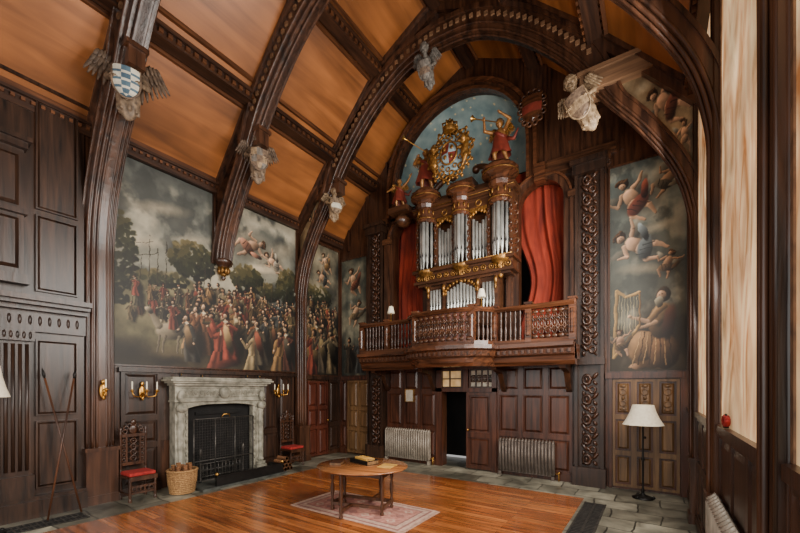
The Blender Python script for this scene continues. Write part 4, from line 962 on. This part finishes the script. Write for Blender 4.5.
# ---------------------------------------------------------------- fireplace
FC=-4.2
e=empty('fireplace',(0.2,FC,0),'carved weathered grey stone chimneypiece with iron firebox','fireplace')
mb=MB(Lm)
for s_ in (-1,1):
    c=FC+s_*.97
    mb.box((c-.1,.035,0),(c+.1,.28,1.82)); mb.box((c-.14,.035,0),(c+.14,.38,.18)); mb.box((c-.12,.035,.18),(c+.12,.34,.26))
    mb.lathe([(.06,.26),(.09,.32),(.045,.46),(.06,.9),(.08,1.3),(.055,1.45),(.09,1.6)],(c,.29,0),10); mb.ell((c,.36,1.68),(.11,.09,.1)); mb.ell((c,.36,1.92),(.08,.06,.14))
mb.box((FC-1.08,.035,1.82),(FC+1.08,.3,2.18)); mb.box((FC-1.1,.035,1.8),(FC+1.1,.33,1.84)); mb.box((FC-1.12,.035,2.15),(FC+1.12,.38,2.2)); mb.box((FC-1.18,.035,2.2),(FC+1.18,.44,2.24)); mb.box((FC-1.24,.035,2.24),(FC+1.24,.48,2.28)); mb.box((FC-1.2,.035,2.28),(FC+1.2,.45,2.33))
n_=20
vs=[(FC-.87,1.82)]+[(FC-.87+1.74*i/n_,1.64+.1*(1-abs(2*i/n_-1)**3.5)) for i in range(n_+1)]+[(FC+.87,1.82)]
mb.prism(vs,.1,.28)
for s_ in (-1,1): mb.box((FC+s_*.83-.04,.1,0),(FC+s_*.83+.04,.25,1.66))
mb.obj('surround',STONE,e,'w',bevel=.006)
mb=MB(Lm)
for i in range(15):
    u=FC-.9+i*.1286; mb.torus((u,.305,2.0),.038,.013,10,5); mb.ell((u,.31,2.0),.018,8,6); mb.ell((u+.064,.305,2.0),(.013,.018,.09),6,5)
mb.ell((FC,.33,2.0),(.14,.06,.14)); mb.tube([(FC-.95,.3,1.9),(FC+.95,.3,1.9)],.012,6); mb.tube([(FC-.95,.3,2.1),(FC+.95,.3,2.1)],.012,6)
for s_ in (-1,1):
    for z in np.arange(.4,1.6,.14): mb.ell((FC+s_*.83,.26,z),(.022,.02,.05),6,5)
mb.obj('carved_frieze',STONE,e,'w')
mb=MB(Lm); mb.box((FC-.87,.035,0),(FC+.87,.05,1.78)); mb.raised(FC-.5,FC+.5,.45,1.45,.05,.08,.04); mb.ell((FC,.08,1.0),(.2,.03,.25)); mb.box((FC-.55,.05,1.5),(FC+.55,.1,1.56))
mb.obj('firebox',NBLACK,e,'w')
mb=MB(Lm)
for i in range(11): u=FC-.45+i*.09; mb.tube([(u,.22,.1),(u,.22,.4)],.012,5)
for z in (.12,.26,.4): mb.tube([(FC-.5,.22,z),(FC+.5,.22,z)],.014,5)
for s_ in (-1,1): mb.lathe([(.035,0),(.022,.05),(.022,.62),(.05,.68),(.02,.75)],(FC+s_*.52,.24,0),8)
mb.obj('fire_grate',GIRON,e,'w')
e=empty('fire_guard',(.5,FC,0.05),'tall dark iron mesh fire guard filling the hearth opening','fire guard')
mb=MB(Lm)
for u in (-.72,-.24,.24,.72): mb.tube([(FC+u,.35,.02),(FC+u,.35,1.42)],.016,6)
for z in (.06,.5,1.42): mb.tube([(FC-.72,.35,z),(FC+.72,.35,z)],.014,6)
for i in range(25): mb.box((FC-.71+i*.059,.348,.06),(FC-.707+i*.059,.351,1.42))
for i in range(23): mb.box((FC-.72,.348,.08+i*.059),(FC+.72,.351,.083+i*.059))
mb.obj('mesh_screen',GIRON,e,'w')
mb=MB(Lm); mb.tube([(FC-.1,.36,1.43),(FC-.07,.39,1.5),(FC+.07,.39,1.5),(FC+.1,.36,1.43)],.012,6); mb.obj('handle',BRASS,e,'w')
mb=MB(Lm); mb.box((FC-.9,.41,0),(FC+1.2,1.05,.05))
tag(mb.obj('hearth_slab',SLATE),'dark slate hearth slab before the fireplace','hearth')
e=empty('fender',(1.0,FC,0),'low black iron hearth fender with ball finials','fender')
mb=MB(Lm); mb.box((FC-.6,.98,.05),(FC+1.1,1.02,.24)); mb.box((FC-.6,.96,.24),(FC+1.1,1.04,.265)); mb.box((FC+1.06,.5,.05),(FC+1.1,1.0,.24)); mb.obj('curb',IRON,e,'w')
for u in (-.58,1.08): mb=MB(Lm); mb.ell((FC+u,1.0,.3),.035); mb.obj('finial',BRASS,e,'w')
for y,h in ((-5.15,.09),(-4.7,.06),(-3.6,.08),(-3.25,.1)):
    e=empty('ornament',(.25,y,2.33),'small dark bronze ornament on the stone mantelshelf','ornament',group='ornaments on the mantelshelf')
    mb=MB(); mb.lathe([(.035,0),(.035,.01),(.015,.025),(.035,h*.6),(.02,h*.85),(.03,h)],seg=10); mb.obj('body',IRON,e)
    mb=MB(); mb.torus((.03,0,h*.6),.02,.005,10,5); mb.obj('handle',BRASS,e)
def log(p,l,r,rot,grp,label):
    mb=MB(); pr=[(r*(1+.08*math.sin(k_*1.7)),-l/2+l*k_/4) for k_ in range(5)]
    mb.lathe(pr,seg=9); 
    for z in (-l/2-.001,l/2+.001): mb.lathe([(r*.9,z),(r*.01,z)],seg=9,mi=1)
    o=mb.obj('log',[BARK,CUTW],loc=p); o.rotation_euler=rot; tag(o,label,'log',grp); return o
bx,by=.72,-5.34
e=empty('log_basket',(bx,by,0),'round wicker basket holding firewood by the fireplace','basket')
mb=MB()
for k_ in range(12): mb.torus((0,0,.03+k_*.036),.21+.045*math.sin(k_/11*1.4),.02,20,6,0,'z')
for i in range(20):
    a=2*pi*i/20; mb.tube([(.2*math.cos(a),.2*math.sin(a),0.01),(.25*math.cos(a),.25*math.sin(a),.25),(.26*math.cos(a),.26*math.sin(a),.45)],.014,5)
mb.lathe([(.2,.02),(.01,.02)],seg=16); mb.obj('woven_body',WICK,e)
mb=MB(); mb.torus((0,0,.46),.262,.026,22,6,0,'z'); mb.obj('rim',WICK,e)
for i in range(7):
    a=i*2*pi/6; r_=.14 if i<6 else 0; log((bx+r_*math.cos(a),by+r_*math.sin(a),.42+.02*(i%2)),.3,.042,(.15*math.sin(a),-.15*math.cos(a),i),'logs in the wicker basket','split log with pale end in the wicker basket')
for i in range(10):
    row=0 if i<4 else (1 if i<7 else (2 if i<9 else 3)); k_=i-(0,4,7,9)[row]
    log((.62+.03*math.sin(i*2.3),-2.98+.102*(k_+row*.5),.047+.088*row),.34+.04*(i%3),.045,(0,pi/2,.0),'logs heaped beside the fireplace','split log with pale end in a loose heap by the fireplace')
def sconce(loc,rotz,arms,label):
    e=empty('wall_sconce',loc,label,'wall light',rotz,'brass candle sconces')
    mb=MB(); mb.ell((0,-.015,0),(.06,.02,.14),12,8); mb.ell((0,-.03,.16),(.035,.02,.05)); mb.ell((0,-.04,-.12),(.03,.03,.05)); mb.obj('back_plate',BRASS,e)
    for a in arms:
        mb=MB(); ex,ey=a
        mb.tube([(0,-.04,-.02),(ex*.4,ey*.6,-.1),(ex*.85,ey,-.08),(ex,ey,.0)],.013,7); mb.lathe([(.01,0),(.045,.02),(.045,.03),(.015,.03),(.02,.06)],(ex,ey,0),10); mb.obj('arm',BRASS,e)
        mb=MB(); mb.lathe([(.013,.05),(.013,.2),(.004,.21)],(ex,ey,0),8); mb.obj('candle',CANDLE,e)
    return e
A3=[(-.22,-.14),(.22,-.14),(0,-.22)]
sconce((.06,-5.8,2.02),faceR,A3,'three-armed brass candle sconce on dark panelling')
sconce((.06,-2.5,2.0),faceR,A3,'three-armed brass candle sconce beyond the fireplace')
sconce((.24,-6.5,2.05),faceR,[(0,-.14)],'single brass candle sconce on the wall post')
def chair(loc,rotz,label):
    e=empty('carved_chair',loc,label,'chair',rotz,'carved high-back chairs')
    mb=MB(); mb.box((-.24,-.24,.42),(.24,.22,.46)); mb.box((-.24,-.24,.38),(.24,-.21,.42)); mb.obj('seat_frame',DARK,e)
    mb=MB(); mb.box((-.225,-.225,.46),(.225,.19,.53)); mb.obj('seat_cushion',REDU,e,bevel=.025)
    tw=[(.025,0),(.03,.04),(.018,.06)]+[(.019+.009*(k_%2),.08+.025*k_) for k_ in range(11)]+[(.03,.37),(.03,.42)]
    for x,y in ((-.21,-.21),(.21,-.21),(-.21,.2),(.21,.2)): mb=MB(); mb.lathe(tw,(x,y,0),8); mb.obj('leg',DARK,e)
    for x in (-.21,.21):
        mb=MB(); pr=[(.024,.4),(.024,.55)]+[(.016+.009*(k_%2),.58+.025*k_) for k_ in range(24)]+[(.024,1.2),(.03,1.24),(.015,1.28),(.028,1.32),(.0,1.36)]
        mb.lathe(pr,(x,.2,0),8); mb.obj('back_post',DARK,e)
    mb=MB(); mb.box((-.19,.185,.62),(.19,.215,.68)); mb.box((-.19,.185,1.16),(.19,.215,1.22)); 
    mb.box((-.13,.19,.68),(-.1,.21,1.16)); mb.box((.1,.19,.68),(.13,.21,1.16))
    for k_ in range(4): mb.torus((0,.2,.75+.11*k_),.05,.014,12,5); mb.ell((0,.2,.75+.11*k_),.02,6,5); mb.box((-.11,.195,.745+.11*k_),(.11,.205,.755+.11*k_))
    for k_ in range(5):
        for s_ in (-1,1): mb.torus((s_*.155,.2,.73+.09*k_),.03,.009,10,5)
    mb.obj('back_panel',DARK,e)
    mb=MB()
    for k_ in range(7):
        a=pi*k_/6; mb.torus((.14*math.cos(a),.2,1.27+.12*math.sin(a)),.04,.014,10,5)
    mb.ell((0,.2,1.44),(.05,.025,.06)); mb.ell((0,.2,1.3),(.08,.02,.09)); mb.obj('cresting',DARK,e)
    mb=MB(); mb.box((-.2,-.22,.14),(.2,-.2,.17))
    for k_ in range(5): mb.torus((-.14+.07*k_,-.21,.22),.04,.01,10,5)
    mb.box((-.2,-.22,.26),(.2,-.2,.29)); mb.obj('stretcher',DARK,e)
    for x in (-.21,.21): mb=MB(); mb.box((x-.012,-.2,.12),(x+.012,.2,.15)); mb.obj('stretcher',DARK,e)
    return e
c1=chair((.4,-6.0,0),faceR,'carved dark high-back chair with red seat by the wall post')
clone(c1,(.38,-2.3,0),faceR,'carved dark high-back chair with red seat near the corner')
for k_,(y0,y1) in enumerate(((-7.34,-6.9),(-6.92,-7.34))):
    e=empty('spear',(.56+.05*k_,y1,0.01),'long wooden spear leaning crossed against dark panelling','spear',group='crossed spears on the panelling')
    top_=Vector((-.26,y0-y1,2.42)) ; mb=MB(); mb.tube([(0,0,0),tuple(top_*.93)],.014,7); mb.obj('shaft',SPEARM,e)
    mb=MB(); a=top_*.93; mb.tube([tuple(a),tuple(top_*.955),tuple(top_*1.0)],[.012,.026,.002],6); mb.obj('spearhead',IRON,e)
def radiator(name,loc,rotz,w,h,mat,label,n_,d=.12):
    e=empty(name,loc,label,'radiator',rotz); mb=MB(); st=w/n_
    for i in range(n_):
        x=-w/2+st*(i+.5); mb.box((x-st*.4,-d,.1),(x+st*.4,-.02,h-.03)); mb.tube([(x,-d,h-.05),(x,-d*.5,h),(x,-.02,h-.05)],st*.4,6); mb.tube([(x,-d,.12),(x,-d,h-.05)],st*.3,6)
    mb.box((-w/2,-d*.8,.14),(w/2,-d*.3,.2)); mb.box((-w/2,-d*.8,h-.14),(w/2,-d*.3,h-.08)); mb.obj('columns',mat,e)
    for x in (-w/2+st/2,w/2-st/2): mb=MB(); mb.box((x-st*.4,-d,0),(x+st*.4,-.02,.12)); mb.obj('foot',mat,e)
    mb=MB(); mb.tube([(w/2,-d/2,.16),(w/2+.08,-d/2,.16),(w/2+.08,-d/2,.0)],.015,6); mb.ell((w/2+.08,-d/2,.18),.03); mb.obj('valve',BRASS,e)
radiator('radiator',(2.72,-.08,0),0,1.5,.93,GREYP,'grey column radiator under the gallery',20)
radiator('radiator',(6.05,-.08,0),0,1.3,.88,DGREYP,'dark brown column radiator beside the carved pilaster',17)
radiator('radiator',(W-.04,-5.2,0),-pi/2,1.6,1.05,GREYP,'grey-cream column radiator under the window',15,.08)
def floor_lamp(loc,h,label,sr=.3,sh=.34):
    e=empty('floor_lamp',loc,label,'lamp')
    mb=MB(); mb.lathe([(.18,0),(.18,.02),(.13,.04),(.05,.07),(.03,.1)],seg=18)
    for i in range(3): a=2*pi*i/3; mb.ell((.17*math.cos(a),.17*math.sin(a),.03),.03)
    mb.obj('base',IRON,e)
    mb=MB(); mb.lathe([(.02,.08),(.03,.14),(.016,.2),(.016,.7),(.032,.74),(.016,.78),(.014,h-sh-.05),(.025,h-sh),(.01,h-.05)],seg=10); mb.obj('pole',IRON,e)
    mb=MB(); mb.lathe([(sr,h-sh),(sr*.8,h-sh*.7),(sr*.63,h-sh*.35),(sr*.52,h)],seg=24,capped=False); mb.obj('lamp_shade',SHADE,e)
    mb=MB(); mb.ell((0,0,h-sh*.5),.04); mb.obj('bulb',SHADE,e)
    return e
floor_lamp((8.38,-.62,0),1.78,'iron standard lamp with cream bell shade by the oak doors',.34,.38)
floor_lamp((.75,-8.0,0),2.42,'tall standard lamp with cream shade near the panelled screen',.22,.45)
for x,y in ((2.75,-.98),(5.42,-1.32)):
    e=empty('table_lamp',(x,y,RT+.005),'small brass lamp with white shade on the gallery rail','lamp',group='small lamps on the gallery rail')
    mb=MB(); mb.lathe([(.05,0),(.04,.02),(.012,.04),(.01,.25)],seg=10); mb.obj('stand',BRASS,e)
    mb=MB(); mb.lathe([(.1,.22),(.055,.4)],seg=14,capped=False); mb.obj('lamp_shade',SHADE,e)
e=empty('framed_notice',(2.75,-.06,2.0),'small framed pale notice on red-brown panelling','picture')
mb=MB(Bm); mb.box((2.62,.06,1.72),(2.88,.065,2.05)); mb.obj('sheet',PAPER,e,'w'); mb=MB(Bm); frame(mb,2.62,2.88,1.72,2.05,.02,.085); mb.obj('frame',BRASS,e,'w')
e=empty('rug',(4.35,-4.08,0),'faded pink and cream patterned rug under the table','rug')
mb=MB(); rx,ry=1.15,.58
def ring(a,b_,z,mi): mb.box((-rx+a,-ry+a,0),(rx-a,ry-a,z),mi)
RUG1=nmat('rug_pink',(150,92,80),(190,138,122),(14,14,14),rough=.95,bump=.4); RUG2=nmat('rug_cream',(164,130,112),(198,168,148),(16,16,16),rough=.95,bump=.4); RUG3=nmat('rug_dark',(124,80,74),(156,108,98),(16,16,16),rough=.95)
ring(0,0,.010,1); ring(.05,0,.0115,2); ring(.09,0,.0125,1); ring(.17,0,.0135,2); ring(.2,0,.0145,0)
for i in range(7):
    for j in range(3):
        x=-.78+.26*i; y=-.26+.26*j; mb.add([(x-.09,y,.0155),(x,y-.09,.0155),(x+.09,y,.0155),(x,y+.09,.0155)],[(0,1,2,3)],1+(i+j)%2); mb.add([(x-.04,y,.0165),(x,y-.04,.0165),(x+.04,y,.0165),(x,y+.04,.0165)],[(0,1,2,3)],(i+j)%2*2)
mb.obj('pile',[RUG1,RUG2,RUG3],e,recalc=False)
mb=MB()
for i in range(60):
    y=-ry+.01+i*(2*ry-.02)/59
    for s_ in (-1,1): mb.box((rx if s_>0 else -rx-.06,y-.005,0),(rx+.06 if s_>0 else -rx,y+.005,.006))
fo=mb.obj('fringe',RUG2,e); fo['kind']='stuff'
TX,TY=4.37,-4.12
e=empty('gateleg_table',(TX,TY,.017),'oval oak gateleg table with turned legs on the rug','table',.25)
mb=MB(); mb.lathe([(.0,.72),(.75,.72),(.78,.727),(.795,.738),(.79,.75),(.0,.75)],seg=48,sy=.9); 
for x in (-.24,.24): mb.box((x-.002,-.68,.7485),(x+.002,.68,.7508),1)
mb.obj('table_top',[TABLEW,PLEG],e)
mb=MB(); 
for y in (-.22,.22): mb.box((-.46,y-.012,.6),(.46,y+.012,.72))
for x in (-.46,.46): mb.box((x-.012,-.22,.6),(x+.012,.22,.72))
mb.obj('apron',PLEG,e)
lp=[(.03,0),(.034,.03),(.02,.06),(.03,.1),(.03,.16),(.018,.2),(.034,.32),(.036,.38),(.018,.5),(.03,.54),(.03,.6),(.03,.72)]
lm=None
for x,y in ((-.46,-.22),(.46,-.22),(-.46,.22),(.46,.22),(-.1,-.58),(.1,.58)):
    if lm is None: mb=MB(); mb.lathe(lp,seg=10); lm=mb.obj('leg',PLEG,e,loc=(x,y,0)); 
    else: o=lm.copy(); COL.objects.link(o); o.parent=e; o.location=(x,y,0)
for a,b_ in (((-.46,-.24,.09),(.46,-.2,.14)),((-.46,.2,.09),(.46,.24,.14)),((-.48,-.22,.09),(-.44,.22,.14)),((.44,-.22,.09),(.48,.22,.14)),((-.12,-.58,.09),(-.08,-.22,.14)),((.08,.22,.09),(.12,.58,.14)),((-.12,-.58,.66),(-.08,-.22,.71)),((.08,.22,.66),(.12,.58,.71))):
    mb=MB(); mb.box(a,b_); mb.obj('stretcher',PLEG,e)
def book(loc,rz,w,l,h,cov,label):
    e=empty('book',loc,label,'book',rz,'books and boxes on the table')
    mb=MB(); mb.box((-w/2,-l/2,0),(w/2,l/2,.006)); mb.box((-w/2,-l/2,h-.006),(w/2,l/2,h)); mb.box((-w/2,-l/2,.006),(-w/2+.006,l/2,h-.006)); mb.obj('cover',cov,e)
    mb=MB(); mb.box((-w/2+.008,-l/2+.006,.006),(w/2-.008,l/2-.006,h-.006)); mb.obj('pages',LIGHTW,e)
zt=.77
book((3.93,-4.28,zt),.5,.2,.28,.04,DARK,'dark leather-bound book lying on the table')
book((4.28,-3.96,zt),1.35,.26,.5,.07,IRON,'long black-covered album on the table')
book((4.3,-3.97,zt+.07),1.3,.18,.36,.03,YELP,'golden-covered book stacked on an album')
book((4.8,-3.98,zt),.2,.24,.32,.014,YELP,'thin yellow brochure on the table')
def grille(x0,x1,y0,y1):
    e=empty('floor_grille',((x0+x1)/2,(y0+y1)/2,0),'black cast-iron heating grille set in the stone floor','grille',group='cast-iron floor grilles')
    mb=MB(); mb.box((x0,y0,0),(x1,y1,.004)); mb.obj('frame',NBLACK,e,'w'); mb=MB(); y=y0+.03
    while y<y1: mb.box((x0+.02,y,.004),(x1-.02,y+.025,.01)); y+=.07
    for x in (x0,(x0+x1)/2-.015,x1-.03): mb.box((x,y0,.004),(x+.03,y1,.011))
    mb.obj('bars',GIRON,e,'w')
grille(7.5,7.85,-3.6,-1.5); grille(.55,.95,-8.5,-6.9)
e=empty('poppy_wreath',(9.09,-4.8,1.745),'small red poppy wreath on the window sill','wreath',0,None,.8)
mb=MB(); 
for i in range(14): a=2*pi*i/14; mb.ell((0,.1*math.cos(a),.08+.045*math.sin(a)),(.03,.03,.026),8,6)
mb.obj('petals',REDU,e); mb=MB(); mb.torus((0,0,.08),.07,.012,16,6,0,'x'); mb.ell((0,0,.012),(.03,.06,.012)); mb.obj('ring',IRON,e)
# ---------------------------------------------------------------- lights
def area(loc,rot,sx,sy,pw,col):
    l=bpy.data.lights.new('window_or_fill_light','AREA'); l.shape='RECTANGLE'; l.size=sx; l.size_y=sy; l.energy=pw; l.color=col
    o=bpy.data.objects.new('window_or_fill_light',l); o.location=loc; o.rotation_euler=rot; COL.objects.link(o); return o
area((8.95,-5.3,4.2),(0,pi/2-.15,0),4.2,1.7,520,(1,.95,.88))
area((8.95,-2.9,4.2),(0,pi/2-.15,0),4.2,1.7,520,(1,.95,.88))
area((8.95,-10.4,2.8),(0,pi/2-.35,0),2.6,2.6,500,(1,.96,.9))
area((4.5,-11.9,3.0),(pi/2-.25,0,0),8,3.6,260,(1,.95,.89))  # soft fill added across the open near end; no window stands here
w=bpy.data.worlds.new('World'); bpy.context.scene.world=w; w.use_nodes=True
w.node_tree.nodes['Background'].inputs[0].default_value=(1,.97,.94,1); w.node_tree.nodes['Background'].inputs[1].default_value=.48
cam=bpy.data.cameras.new('Camera'); cam.sensor_width=36; cam.lens=378/800*36; cam.shift_y=(388-266.5)/800; cam.clip_start=.05
co=bpy.data.objects.new('Camera',cam); co.location=(8.57,-9.18,2.1); co.rotation_euler=(pi/2,0,math.radians(34)); COL.objects.link(co)
bpy.context.scene.camera=co
